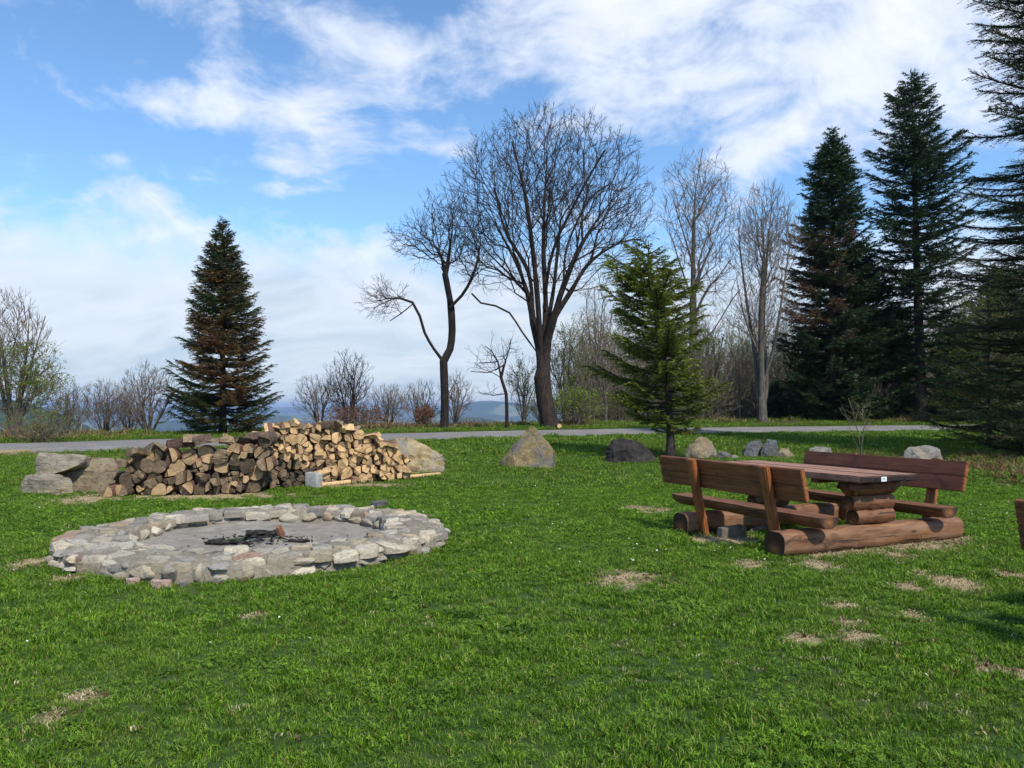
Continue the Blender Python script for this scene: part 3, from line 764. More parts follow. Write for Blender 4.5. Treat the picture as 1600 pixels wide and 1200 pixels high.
# big round maple-like tree
px_tree('deciduous_tree', 'tallest leafless tree with a huge round fan crown and thick forked trunk beyond the road', 861, 38.0,
        [(861, 672), (852, 630), (847, 590), (846, 560)],
        [([(846, 560), (834, 505), (824, 455), (803, 400), (772, 342), (742, 296)], 1.0), ([(846, 560), (840, 480), (832, 400), (818, 310), (800, 245)], -2.2),
         ([(850, 585), (852, 520), (853, 470), (850, 390), (852, 300), (858, 215)], .8), ([(853, 520), (866, 450), (874, 380), (884, 300), (900, 230)], 2.4),
         ([(852, 545), (864, 500), (880, 448), (908, 385), (950, 325), (992, 290)], -1.4), ([(864, 500), (892, 455), (925, 405), (975, 372), (1008, 366)], 1.2),
         ([(840, 552), (815, 518), (796, 490), (775, 480), (752, 476), (738, 462)], -.8), ([(826, 462), (795, 430), (755, 392), (722, 345)], -1.6), ([(850, 480), (862, 400), (900, 320), (935, 262)], -2.6),
         ([(834, 500), (826, 420), (790, 350), (770, 270)], 2.6), ([(880, 448), (888, 380), (925, 300), (960, 268)], 2.2)],
        [(858, 328, 168, 150, 2200, 452), (860, 305, 150, 128, 1100, 350), (742, 380, 55, 60, 120, 440), (742, 435, 22, 22, 30, 460), (975, 350, 42, 48, 130, 400)],
        .41, M['bark_maple'], M['twig_dark'], 1, bf=.42, r0=.0095, twigs=3, twl=.5, cut=.06, up=.25)

px_tree('deciduous_tree', 'slender leafless tree whose trunk forks low into two bent limbs, left of the tallest tree', 694, 38.0,
        [(694, 672), (695, 630), (694, 590), (693, 565)],
        [([(693, 565), (678, 545), (664, 520), (657, 495), (646, 474), (628, 468), (602, 462)], -.5), ([(646, 474), (625, 488), (605, 498)], .9), ([(693, 565), (703, 545), (706, 515), (704, 480), (703, 455)], .4),
         ([(703, 468), (696, 430), (690, 400), (672, 380), (652, 372)], -1.0), ([(697, 430), (703, 380), (706, 340), (700, 312)], .8), ([(704, 480), (722, 462), (738, 435), (748, 402), (752, 372)], -.4), ([(690, 400), (665, 402), (640, 392)], 1.0), ([(693, 425), (686, 380), (680, 345)], -1.6)],
        [(600, 468, 36, 26, 110, 510), (700, 360, 58, 58, 380, 440), (650, 378, 40, 32, 120, 420), (742, 390, 28, 48, 120, 450)],
        .20, M['bark_dark'], M['twig_dark'], 2, bf=.3, r0=.009, twigs=3, twl=.55, cut=.05, up=.25)

px_tree('small_tree', 'small thin crooked leafless tree with long side twigs between the two dark trunks', 791, 37.0,
        [(792, 672), (792, 640), (791, 615), (783, 590), (778, 565)],
        [([(778, 565), (768, 548), (758, 540)], .4), ([(786, 598), (788, 570), (796, 545), (799, 530)], -.3), ([(780, 575), (762, 582), (735, 580)], .3), ([(791, 615), (770, 618), (755, 616)], -.4), ([(778, 560), (765, 566), (748, 566)], .5)],
        [(768, 560, 32, 28, 55, 600), (798, 548, 12, 22, 20, 580), (762, 614, 16, 5, 10, 630)], .085, M['bark_dark'], M['twig_dark'], 3, bf=.25, r0=.008, twigs=2, twl=.45, cut=.04)

px_tree('beech_tree', 'tall bare tree with one straight trunk and open crown, right behind the yellow-green spruce', 1083, 45.0,
        [(1083, 665), (1083, 560), (1083, 460), (1084, 360), (1088, 290), (1098, 232)],
        [([(1083, 500), (1105, 455), (1130, 425), (1150, 400)], 1.), ([(1083, 455), (1105, 395), (1132, 350)], -1), ([(1082, 470), (1068, 420), (1055, 370)], .8), ([(1083, 540), (1110, 520), (1140, 470), (1150, 455)], -.8), ([(1083, 415), (1065, 370), (1045, 320)], -1.2), ([(1086, 350), (1108, 300), (1135, 270)], .8)],
        [(1092, 330, 60, 95, 650, 440), (1105, 420, 50, 60, 250, 520)], .23, M['bark_grey'], M['twig_grey'], 4, bf=.38, r0=.010, twigs=3, twl=.65, cut=.07)

px_tree('beech_tree', 'bare tree with a bundle of pale grey trunks, just left of the dark tall conifers', 1190, 43.0,
        [(1191, 668), (1190, 620), (1190, 580)],
        [([(1191, 640), (1200, 600), (1197, 500), (1205, 400), (1215, 320)], 1.0), ([(1190, 600), (1187, 500), (1190, 400), (1186, 320)], -.6), ([(1186, 640), (1182, 560), (1170, 460), (1160, 360)], .8), ([(1192, 600), (1208, 540), (1222, 440), (1232, 360)], -.6), ([(1188, 560), (1160, 500), (1145, 450)], -1.)],
        [(1195, 380, 55, 85, 750, 460), (1190, 490, 58, 55, 320, 580)], .27, M['bark_grey'], M['twig_grey'], 5, bf=.42, r0=.010, twigs=3, twl=.7, cut=.07, up=.5)

leaf_low = lambda hmax, side: (lambda p, r: (p[2] < hmax) and (p[0] * side > -.5) and r.uniform() < .8)
px_tree('deciduous_tree', 'many-stemmed bare tree with pale green lower leaves at the left edge of the picture', 22, 31.0,
        [(22, 696), (21, 670), (20, 650)],
        [([(20, 680), (0, 620), (-20, 540), (-35, 480)], .6), ([(20, 670), (14, 580), (8, 500), (12, 450)], -.7), ([(22, 670), (32, 600), (44, 540), (52, 490)], .8), ([(24, 680), (44, 630), (64, 590), (88, 575)], -.5), ([(20, 680), (-12, 640), (-45, 600)], -.9), ([(22, 660), (28, 560), (22, 480)], 1.)],
        [(12, 560, 62, 100, 620, 660), (60, 610, 36, 40, 130, 660)], .22, M['bark_grey'], M['twig_grey'], 6, bf=.42, r0=.009, twigs=3, twl=.55, cut=.05, up=.5, leaves=(3.2, .036, leaf_low(3.8, 1)))

def bush(px, base, top, halfw, Y0, seed, label, leaves=None, n=150, name='shrub', bark='bark_grey', twig='twig_grey', stems=6, rb=.12, cat='shrub', group=None, r0=.0082):
    n = int(n * 1.5)
    r = np.random.default_rng(seed); hgt = base - top; gd = []
    for k in range(stems):
        a = (k + .5) / stems * 2 - 1 + r.uniform(-.15, .15)
        gd.append(([(px + a * 2, base - 2), (px + a * halfw * .3, base - hgt * .35), (px + a * halfw * .72, base - hgt * (.85 - .3 * abs(a)))], r.uniform(-1, 1) * halfw / F * Y0))
    return px_tree(name, label, px, Y0, [(px, base), (px, base - hgt * .06)], gd, [(px, base - hgt * .58, halfw, hgt * .42, n, base - hgt * .12)], rb, M[bark], M[twig], seed, bf=.5, r0=r0, twigs=3, twl=.4, cut=.045, up=.5, leaves=leaves, cat=cat, step=.35)
anyleaf = lambda pr: (lambda p, r: r.uniform() < pr)
bush(232, 690, 572, 44, 34., 31, 'bare spreading tree just left of the rust-tinged fir', n=230, name='deciduous_tree', cat='tree', stems=7, rb=.16)
bush(545, 676, 552, 36, 39., 32, 'bare upright tree standing tallest in the hedge right of the woodpile top', n=260, name='deciduous_tree', cat='tree', stems=6, rb=.16, bark='bark_dark', twig='twig_dark')
bush(500, 676, 588, 40, 39.5, 33, 'bare wide bush directly behind the highest part of the woodpile', n=170, bark='bark_dark')
bush(607, 672, 605, 34, 39., 34, 'low reddish-grey bare bush between the hedge tree and the forked tree', n=170, bark='bark_dark')
bush(655, 670, 600, 30, 40., 35, 'thin bare bush close left of the forked tree trunk', n=120)
bush(712, 670, 588, 26, 39.5, 36, 'thin bare bush close right of the forked tree trunk', n=130)
bush(110, 694, 606, 30, 33., 37, 'bare bush right of the left-edge tree with a few yellow-green leaves', leaves=(.5, .03, leaf_low(1.2, -1)), n=170, bark='bark_dark')
bush(165, 692, 600, 34, 35., 38, 'rounded brown-grey bare bush in the middle of the left hedge', n=220, bark='bark_dark')
bush(200, 690, 612, 26, 36., 39, 'low dense bare bush under the spreading tree at left', n=150, bark='bark_dark')
bush(885, 670, 512, 38, 43., 40, 'tall light green leafing tree right of the big round tree trunk', leaves=(2.0, .04, anyleaf(.7)), n=300, name='deciduous_tree', cat='tree', rb=.18)
bush(818, 670, 560, 26, 42., 41, 'light green leafing sapling just left of the big round tree trunk', leaves=(2.2, .036, anyleaf(.7)), n=130)
bush(902, 668, 612, 40, 40., 42, 'low bright green bush at the foot of the leafing tree', leaves=(2.4, .04, anyleaf(.9)), n=190)
bush(845, 668, 628, 18, 40.5, 43, 'small green bush behind the foot of the big trunk', leaves=(2., .035, anyleaf(.8)), n=70)
bush(932, 664, 405, 26, 47., 44, 'tall thin bare tree showing left of the yellow-green spruce', n=190, name='deciduous_tree', cat='tree', stems=3, rb=.17)
bush(60, 700, 652, 45, 29., 45, 'low green bramble bush under the left-edge tree', leaves=(1.6, .03, anyleaf(.7)), n=130)
def m_set():
    b = bush(665, 672, 640, 12, 38.4, 46, 'small rust-brown leafy shrub by the foot of the forked tree', leaves=(4., .04, anyleaf(.9)), n=50, stems=4, rb=.04)
    for c in b.children:
        if c.name.startswith('leaves'): c.data.materials.clear(); c.data.materials.append(M['leaf_brown'])
    b = bush(560, 676, 640, 40, 38.2, 47, 'low brown leafy brush behind the right half of the woodpile', leaves=(2., .04, anyleaf(.8)), n=140, stems=6, rb=.05)
    for c in b.children:
        if c.name.startswith('leaves'): c.data.materials.clear(); c.data.materials.append(M['leaf_brown'])
m_set()

def wood_variants():
    vs = []
    for k in range(6):
        r = np.random.default_rng(70 + k); hh = [11, 9, 12.5, 8, 10, 13][k]; w_ = [1.9, 2.3, 1.7, 2.0, 1.5, 2.2][k]
        tr = spline([np.array(p) for p in ((0, 0, -.3), (.1, 0, hh * .2), (-.1, .1, hh * .42), (0.1, 0, hh * .62))], .5)
        gs = []
        for j in range(6):
            a = j * 1.05 + r.uniform(-.3, .3); z = hh * r.uniform(.18, .55); l = w_ * r.uniform(.5, .9)
            gs.append(spline([np.array([0, 0, z]), np.array([math.cos(a) * l * .5, math.sin(a) * l * .5, z + l * .9]), np.array([math.cos(a) * l, math.sin(a) * l, z + l * 2.2])], .5))
        T = crown_pts([(0, 0, hh * .6, w_, w_, hh * .42, 210, hh * .15)], r)
        PP, PA, n0 = grow(tr, gs, T, .4, k, .8)
        lf = (2.0, .045, anyleaf(.6)) if k in (1, 4) else None
        vs.append(tree_meshes('wood', PP, PA, .11 + .02 * (k % 3), .0105, 3, .6, k, .05, 2, .5, n0, 1.2, .8, 1, M['bark_grey'], M['twig_grey'], lf))
    return vs
VS = wood_variants()
def background_wood():
    r = np.random.default_rng(99)
    spots = []
    for _ in range(2500):
        px = r.uniform(905, 1900); Yd = 43 + 34 * r.uniform() ** 1.2; x = (px - 800) / F * Yd
        if road_d(x, Yd) < 7.5: continue
        if any(math.hypot(x - a, Yd - b) < 1.7 for a, b, _ in spots): continue
        spots.append((x, Yd, px))
        if len(spots) > 235: break
    for x, Yd, px in spots:
        k = r.integers(0, 6); top = 480 if px < 1300 else 430
        sc = ((HY - r.uniform(top, 570)) / F * Yd + H - gz(x, Yd)) / [11, 9, 12.5, 8, 10, 13][k]
        lab = ('pale-leafing' if k in (1, 4) else 'bare') + (' taller' if sc * [11, 9, 12.5, 8, 10, 13][k] > 9 else ' low') + ' tree in the wood beyond the road, ' + ('left of the yellow-green spruce' if px < 940 else 'behind the yellow-green spruce' if px < 1110 else 'around the pale grey trunks' if px < 1235 else 'behind the two tall dark firs' if px < 1490 else 'behind the branches at the right edge')
        place_tree('background_tree', (x, Yd, gz(x, Yd)), VS[k], lab, 'tree', 'trees of the wood beyond the road', r.uniform(0, 6.28), float(np.clip(sc, .4, 1.6)))
    # undergrowth of that wood
    bvs = []
    for k in range(3):
        rr_ = np.random.default_rng(170 + k); tr = spline([np.array((0, 0, -.2)), np.array((0, 0, .12)), np.array((0, 0, .3))], .15); gs = []
        for j in range(7):
            a = j * .9; gs.append(spline([np.array([0, 0, .1]), np.array([math.cos(a) * .6, math.sin(a) * .6, 1.0]), np.array([math.cos(a) * 1.0, math.sin(a) * 1.0, 1.9])], .35))
        T = crown_pts([(0, 0, 1.3, 1.4, 1.4, 1.2, 170, .15)], rr_); PP, PA, n0 = grow(tr, gs, T, .5, k)
        bvs.append(tree_meshes('undergrowth', PP, PA, .06, .009, 3, .4, k, .03, 1, .4, n0, 1.1, .9, 1, M['bark_grey'], M['twig_grey'], (1.6, .035, anyleaf(.5)) if k else None))
    for _ in range(85):
        px = r.uniform(905, 1800); Yd = r.uniform(43, 58); x = (px - 800) / F * Yd
        if road_d(x, Yd) < 6.5: continue
        kb = r.integers(0, 3)
        place_tree('undergrowth_bush', (x, Yd, gz(x, Yd)), bvs[kb], ('leafing' if kb else 'bare') + ' scrub bush at ground level beyond the road, ' + ('left of the yellow-green spruce' if px < 940 else 'behind the yellow-green spruce' if px < 1110 else 'around the pale grey trunks' if px < 1235 else 'under the two tall dark firs' if px < 1490 else 'behind the branches at the right edge'), 'shrub', 'undergrowth of the wood beyond the road', r.uniform(0, 6), float(r.uniform(.6, 1.5)))
background_wood()

# ------------------------------------------------------------------ conifers
def conifer(name, hgt, prof, seed, whorl0=.42, whorl1=.2, nb=(5, 7), h0=.5, rbase=.18, droop=-.25, upt=.35, brownf=None, needle=.085, nwid=.030, dens=1.0, twig_len=.45, lean=None, mt=None, keep=None, gap=.08, liftlow=0., bare_in=.22, az_rng=None):
    """prof(t, azimuth, rng) -> branch length at relative height t"""
    r = np.random.default_rng(seed)
    lean = lean or (lambda z: (0., 0.))
    zs = []; z = h0
    while z < hgt - .12: zs.append(z); z += (whorl0 + (whorl1 - whorl0) * (z / hgt)) * r.uniform(.75, 1.25)
    B0 = []; B1 = []; BR0 = []; BR1 = []; T0 = []; TD = []; TL = []; TB = []
    for z in zs:
        t = z / hgt; n = r.integers(nb[0], nb[1] + 1); a0 = r.uniform(0, 6.28)
        for k in range(n):
            a = a0 + k * 2 * math.pi / n + r.normal(0, .18); zz = z + r.normal(0, .07)
            if az_rng and not az_rng(a, t): continue
            L = prof(t, a, r)
            if L < .08 or r.uniform() < gap: continue
            dr = droop * (1 - t) + .55 * t ** 1.5 + r.normal(0, .07) + liftlow * (1 - t)
            lx, ly = lean(zz); o = np.array([lx, ly, zz]); dh = np.array([math.cos(a), math.sin(a), 0]); side = np.array([-dh[1], dh[0], 0])
            n_s = max(3, int(L / .22)); s = np.linspace(0, 1, n_s + 1)
            bend = r.normal(0, .08)
            pts = o + np.outer(s * L, dh) + np.outer(s * s * L * bend, side) + np.outer(L * (dr * s + upt * (1 - t * .5) * (s ** 2) * .55 - .08 * np.sin(s * 3.1) * (1 - t)), (0, 0, 1))
            rb = min(.012 + .016 * L, .06)
            B0.append(pts[:-1]); B1.append(pts[1:]); BR0.append(rb * (1 - s[:-1] * .8)); BR1.append(rb * (1 - s[1:] * .8))
            bro = brownf(zz, a, r) if brownf else 0.
            # side twigs
            stp = .105 / dens; m = int(L / stp)
            for j in range(m):
                q = (j + r.uniform(0, 1)) / m
                if q < bare_in * (1 - t) + .03: continue
                p = np.array([np.interp(q, s, pts[:, c]) for c in range(3)])
                for sg in (-1, 1):
                    if r.uniform() < .1: continue
                    l = twig_len * min(1, L / 1.1) * (1.15 - q * .8) * r.uniform(.6, 1.25) * (.5 + .9 * min(1, (q - .05) * 3))
                    d = dh * r.uniform(.55, 1.0) + side * sg * r.uniform(.5, 1.0) + np.array([0, 0, r.normal(-.02, .18) + upt * .3 * q])
                    T0.append(p); TD.append(d / np.linalg.norm(d)); TL.append(l); TB.append(bro)
            T0.append(pts[-2]); TD.append(dh + np.array([0, 0, dr + upt])); TD[-1] = TD[-1] / np.linalg.norm(TD[-1]); TL.append(.28 * min(1, L)); TB.append(bro)
    lx, ly = lean(hgt)
    for q in (.0, .18, .36): T0.append(np.array([lx, ly, hgt - .55 + q])); TD.append(np.array([0, 0, 1.])); TL.append(.22); TB.append(0)
    T0 = np.array(T0); TD = np.array(TD); TL = np.array(TL); TB = np.array(TB, float)
    # needles: thin blades along every twig, both sides and above
    per = np.maximum(2, (TL / .042 * dens).astype(int)); tot = per.sum()
    ti = np.repeat(np.arange(len(TL)), per); off = np.concatenate([np.arange(k) / k for k in per]) + r.uniform(0, .1, tot)
    c = T0[ti] + TD[ti] * (off * TL[ti])[:, None]
    c[:, 2] -= .10 * (off ** 2) * TL[ti]
    upv = np.array([0, 0, 1.]); sd_ = np.cross(TD[ti], upv); sd_ /= np.linalg.norm(sd_, axis=1, keepdims=True) + 1e-6
    ph = r.uniform(-.5, np.pi + .5, tot)
    dv = TD[ti] * r.uniform(.5, 1.0, (tot, 1)) + sd_ * np.cos(ph)[:, None] * .8 + upv * (np.sin(ph) * .55)[:, None]
    dv /= np.linalg.norm(dv, axis=1, keepdims=True)
    wv = np.cross(dv, r.normal(0, 1, (tot, 3)) + np.array([0, 0, .8])); wv /= np.linalg.norm(wv, axis=1, keepdims=True) + 1e-6
    ln = needle * r.uniform(.7, 1.35, (tot, 1)); wd = nwid * r.uniform(.6, 1.2, (tot, 1))
    V = np.stack([c - wv * wd * .5, c + wv * wd * .5, c + dv * ln], 1).reshape(-1, 3)
    f = np.arange(tot * 3).reshape(-1, 3)
    tint_t = np.clip(r.normal(.4, .25, len(TL)), 0, 1); tint = np.clip(tint_t[ti] * .7 + .3 * off + r.normal(0, .1, tot), 0, 1)
    nm = np_mesh(name + '_foliage', V, [f], mt, False, {'tint': np.repeat(tint, 3), 'brown': np.repeat(np.clip(TB[ti] + r.normal(0, .08, tot) * (TB[ti] > 0), 0, 1), 3)})
    P0 = np.concatenate(B0); P1 = np.concatenate(B1); D = P1 - P0; D /= np.linalg.norm(D, axis=1, keepdims=True)
    v1, f1 = tubes('', P0, P1, D, D, np.concatenate(BR0), np.concatenate(BR1), 4, None)
    P1t = T0 + TD * TL[:, None]; v2, f2 = tubes('', T0, P1t, TD, TD, np.full(len(TL), .006), np.full(len(TL), .003), 3, None)
    bm_ = np_mesh(name + '_branches', np.concatenate([v1, v2]), [np.concatenate([f1, f2 + len(v1)])], M['bark_conifer'], True)
    zz = np.linspace(-.2, hgt - .1, 26); tp = np.array([[*lean(max(q, 0)), q] for q in zz]); rd_ = rbase * (1 - np.clip(zz / hgt, 0, 1) * .96) + rbase * .35 * np.exp(-np.maximum(zz, 0) / .3)
    d_ = np.gradient(tp, axis=0); d_ /= np.linalg.norm(d_, axis=1, keepdims=True)
    v3, f3 = tubes('', tp[:-1], tp[1:], d_[:-1], d_[1:], rd_[:-1], rd_[1:], 10, None)
    tm = np_mesh(name + '_trunk', v3, [f3], M['bark_conifer'], True)
    return tm, bm_, nm

def place_conifer(name, base, ms, label, rz=0, sc=1., group=None):
    e = empty(name, base, rz); e.scale = (sc,) * 3; tag(e, label, 'conifer', group)
    link_obj('trunk', ms[0], e); link_obj('branches', ms[1], e); link_obj('foliage', ms[2], e); return e

def base_at(px, Yd): x = (px - 800) / F * Yd; return (x, Yd, gz(x, Yd))
def hgt_at(top, Yd, bz): return H + (HY - top) / F * Yd - bz

# rust-tinged fir, left
b = base_at(348, 34.0); h = hgt_at(341, 34.0, b[2])
def prof_fir(t, a, r): return 2.62 * (1 - t) ** .82 * r.uniform(.78, 1.08) * (1 if t > .07 else .75) + .06
def brown_fir(z, a, r):
    brown_side = .5 + .5 * math.cos(a + .9)  # needles that are rust-brown themselves, more of them on the front right
    return float(np.clip(r.normal(.02 + .42 * brown_side * math.exp(-((z - 3.6) / 3.2) ** 2), .30), 0, .95))
place_conifer('fir_tree', b, conifer('fir', h, prof_fir, 4, .30, .16, (8, 11), .35, .17, -.10, .42, brown_fir, .105, .034, 1.7, .52, mt=M['fir'], gap=.05), 'regular cone-shaped fir with rust-brown patches standing alone left beyond the road')

# yellow-green spruce in the lawn
X_, Y_, Z_ = on_ground(1048, 716); h = hgt_at(378, Y_, Z_)
def prof_sp(t, a, r):
    env = np.interp(t, [0, .09, .16, .3, .45, .6, .75, .88, .95, 1], [.2, .4, 1.3, 1.5, 1.5, 1.6, 1.3, .85, .42, .08]) * (1 - .20 * math.cos(a))
    lop = 1 + .30 * math.sin(a * 2 + t * 9) + .2 * math.sin(a * 3 - t * 17)
    if t < .15 and math.cos(a) < -.1: return 0.5
    return float(env * lop * r.uniform(.6, 1.12))
def lean_sp(z): q = z / h; return (-.58 * q ** 1.05 + .10 * math.sin(q * 5.2), .08 * math.sin(q * 4))
def brown_sp(z, a, r): return float(np.clip(r.normal(.12, .16), 0, .6))
place_conifer('spruce_tree', (X_, Y_, Z_), conifer('spruce', h, prof_sp, 12, .34, .24, (6, 8), .80, .125, .02, .35, brown_sp, .082, .032, 2.3, .46, lean_sp, M['spruce'], gap=.12, bare_in=.30), 'crooked yellow-green spruce growing in the lawn behind the picnic table')

# two tall dark firs
b = base_at(1300, 44.5); h = hgt_at(198, 44.5, b[2])
def prof_t1(t, a, r): return float(np.interp(t, [0, .15, .35, .55, .7, .85, .95, 1], [2.6, 3.3, 3.1, 2.5, 1.9, 1.15, .5, .1]) * r.uniform(.65, 1.12))
def brown_t1(z, a, r): return float(np.clip(r.normal(.75, .2), 0, 1)) if (math.cos(a) < .2 and 3 < z < 11.5 and r.uniform() < .5) else 0.
place_conifer('fir_tree', b, conifer('tallfir_a', h, prof_t1, 22, .46, .30, (8, 10), .8, .27, -.22, .42, brown_t1, .17, .060, 1.15, .62, mt=M['tallfir'], gap=.12), 'shorter of the two tall dark firs, with dead brown twigs on its left side')
b = base_at(1440, 44.0); h = hgt_at(108, 44.0, b[2])
def prof_t2(t, a, r): return float(np.interp(t, [0, .12, .28, .40, .55, .7, .85, .95, 1], [1.2, 1.5, 2.0, 3.2, 3.1, 2.7, 1.6, .7, .1]) * r.uniform(.55, 1.15))
def lean_t2(z): return (-.03 * z, 0)
place_conifer('fir_tree', b, conifer('tallfir_b', h, prof_t2, 23, .54, .36, (7, 8), 2.4, .33, -.15, .40, None, .17, .060, 1.15, .62, lean_t2, M['tallfir'], gap=.18), 'tallest dark fir with a long visible trunk')
# shorter companion firs that fill the foot of the group
def prof_c(t, a, r): return float(2.3 * (1 - t) ** .75 * r.uniform(.6, 1.1) + .08)
cm = conifer('small_fir', 6.2, prof_c, 24, .34, .2, (8, 9), .3, .12, -.12, .4, None, .15, .052, 1.2, .6, mt=M['tallfir'])
for px, Yd, sc, lb in [(1345, 47., 1.75, 'mid-height dark fir filling the gap between the two tall firs'), (1262, 44.5, .62, 'small dark fir at the left foot of the shorter tall fir'), (1395, 49., 1.15, 'shaded young fir standing low behind the gap of the tall firs'),
                       (1500, 43.5, 1.0, 'young fir right of the tallest fir trunk, half hidden by near branches'), (1212, 46., .42, 'very small fir at the foot of the pale grey trunks'), (1560, 50., 1.7, 'dark fir in the wood behind the near right spruce')]:
    place_conifer('young_fir', base_at(px, Yd), cm, lb, px * .37, sc)
# near spruce at the right edge, drooping, trunk outside the frame
def prof_r(t, a, r): return float(np.interp(t, [0, .06, .14, .3, .45, .6, .8, 1], [2.8, 3.6, 3.9, 3.5, 2.9, 2.6, 1.9, .2]) * r.uniform(.55, 1.12))
b = base_at(1700, 22.0)
place_conifer('spruce_tree', b, conifer('right_spruce', 24.0, prof_r, 31, .36, .28, (9, 11), .5, .26, -.30, .30, lambda z, a, r: float(np.clip(r.normal(.08, .12), 0, .5)), .08, .025, 1.6, .62, mt=M['fir'], gap=.08, az_rng=lambda a, t: math.cos(a) < .55), 'large dark spruce whose branches hang into the picture along its right edge')
def prof_r2(t, a, r): return float(np.interp(t, [0, .2, .6, 1], [2.4, 2.8, 1.9, .15]) * r.uniform(.5, 1.15))
b = base_at(1545, 27.0)
place_conifer('spruce_tree', b, conifer('loose_spruce', 5.6, prof_r2, 32, .40, .28, (6, 8), .35, .10, -.05, .2, lambda z, a, r: float(np.clip(r.normal(.25, .2), 0, .8)), .075, .026, 1.3, .5, mt=M['spruce'], gap=.15), 'thin see-through spruce with olive branches standing before the road at right')
def prof_r3(t, a, r): return float(1.75 * (1 - t) ** .6 * r.uniform(.6, 1.1) + .1)
X_, Y_, Z_ = on_ground(1590, 704)
place_conifer('spruce_tree', (X_ + .35, Y_, Z_), conifer('low_spruce', 1.55, prof_r3, 33, .2, .15, (7, 9), .12, .07, .0, .25, None, .07, .018, 1.5, .34, mt=M['tallfir'], gap=.02), 'low dark bushy spruce above the leaf litter at the right edge')

# small leafless shrub behind the far bench
px_tree('shrub', 'thin budding shrub of upright twigs behind the far bench back', 1344, 20.5, [(1346, 716), (1345, 700)],
        [([(1345, 705), (1340, 670), (1333, 640), (1328, 622)], .1), ([(1345, 705), (1348, 665), (1356, 640)], -.2), ([(1346, 705), (1352, 680), (1366, 655)], .2), ([(1344, 708), (1330, 680), (1322, 655)], -.1)],
        [(1342, 650, 22, 30, 42, 690)], .022, M['bark_grey'], M['twig_grey'], 61, bf=.5, r0=.0038, twigs=2, twl=.16, cut=.012, up=.6, leaves=(1.6, .013, anyleaf(.8)), step=.15, cat='shrub')

# ------------------------------------------------------------------ rocks
def rock(name, pts, mt, loc, rz=0., seed=0, rough=.05, sub=3, bev=.06, parent=None, scale=1.):
    """convex body of the given corner points, subdivided and weathered"""
    bm = bmesh.new()
    for p in pts: bm.verts.new(Vector(p) * scale)
    r = bmesh.ops.convex_hull(bm, input=bm.verts)
    bmesh.ops.delete(bm, geom=[e for e in r['geom_interior'] if isinstance(e, bmesh.types.BMVert)], context='VERTS')
    bmesh.ops.dissolve_limit(bm, angle_limit=.12, verts=bm.verts, edges=bm.edges)
    size = max(max(abs(c) for c in v.co) for v in bm.verts)
    bmesh.ops.bevel(bm, geom=list(bm.edges), offset=bev * size, segments=2, profile=.6, affect='EDGES', clamp_overlap=True)
    bmesh.ops.triangulate(bm, faces=bm.faces)
    for _ in range(sub):
        long_e = [e for e in bm.edges if e.calc_length() > size * .09]
        if not long_e: break
        bmesh.ops.subdivide_edges(bm, edges=long_e, cuts=1)
        bmesh.ops.triangulate(bm, faces=[f for f in bm.faces if len(f.verts) > 3])
    bmesh.ops.recalc_face_normals(bm, faces=bm.faces)
    bm.normal_update()
    so = Vector((seed * 3.7, seed * 1.9, 7))
    mv = []
    for v in bm.verts:
        c = v.co / size
        n = mnoise.fractal(c * 1.6 + so, 1.0, 2.0, 5) + .45 * (mnoise.cell(c * 2.3 + so) - .5) + .5 * (mnoise.cell(c * 5.1 + so * 2) - .5) * .5 + .35 * mnoise.ridged_multi_fractal(c * 2.8 + so, 1.0, 2.0, 3, 1.0, 2.0) - .35
        mv.append(v.normal * n * rough * size)
    for v, d in zip(bm.verts, mv): v.co += d
    me = bm_mesh(name, bm, mt, True)
    o = link_obj(name, me, parent, loc, (0, 0, rz))
    try: me.set_sharp_from_angle(angle=math.radians(32))
    except Exception: pass
    return o

tan_ = [(.16, .12, .07), (.30, .235, .14), (.46, .38, .25)]; grey_ = [(.13, .13, .125), (.24, .24, .235), (.40, .39, .37)]
M['r_mid'] = m_rock('tan_boulder', [(.12, .09, .045), (.31, .23, .105), (.44, .36, .20)], 1.6, (.17, .165, .15), .9, .10)
M['r_dark'] = m_rock('dark_boulder', [(.012, .010, .010), (.030, .025, .023), (.06, .05, .045)], 1.3, (.085, .07, .06), .35, .05)
M['r_tan'] = m_rock('brown_boulder', [(.13, .09, .05), (.25, .19, .115), (.36, .31, .23)], 1.6, (.20, .18, .16), .6, .04, seed=4)
M['r_grey'] = m_rock('grey_boulder', [(.13, .11, .08), (.27, .235, .175), (.42, .37, .275)], 1.2, (.36, .28, .16), .8, .04, layered=True, seed=8)
M['r_left'] = m_rock('rough_brown_rock', [(.13, .095, .055), (.27, .20, .12), (.40, .31, .20)], 2.2, (.34, .29, .2), .5, .06, seed=2)
M['r_blue'] = m_rock('slate_rock', [(.05, .055, .058), (.11, .12, .125), (.22, .23, .235)], 1.2, (.16, .13, .12), .5, .04, layered=True, seed=5)
M['r_pale'] = m_rock('pale_rock', [(.09, .085, .075), (.18, .17, .15), (.30, .285, .255)], 1.5, (.38, .32, .22), .5, .03, seed=9)
M['r_right'] = m_rock('yellow_boulder', [(.20, .14, .065), (.38, .285, .145), (.54, .44, .26)], 1.2, (.24, .26, .27), .65, .05, seed=6)
M['concrete'] = m_rock('concrete', [(.28, .28, .27), (.38, .38, .365), (.47, .46, .44)], 3., (.25, .27, .22), .3, .01, seed=3)
M['brick'] = m_rock('old_block', [(.11, .08, .06), (.19, .15, .115), (.29, .24, .19)], 3., (.13, .12, .09), .5, .02, seed=13)

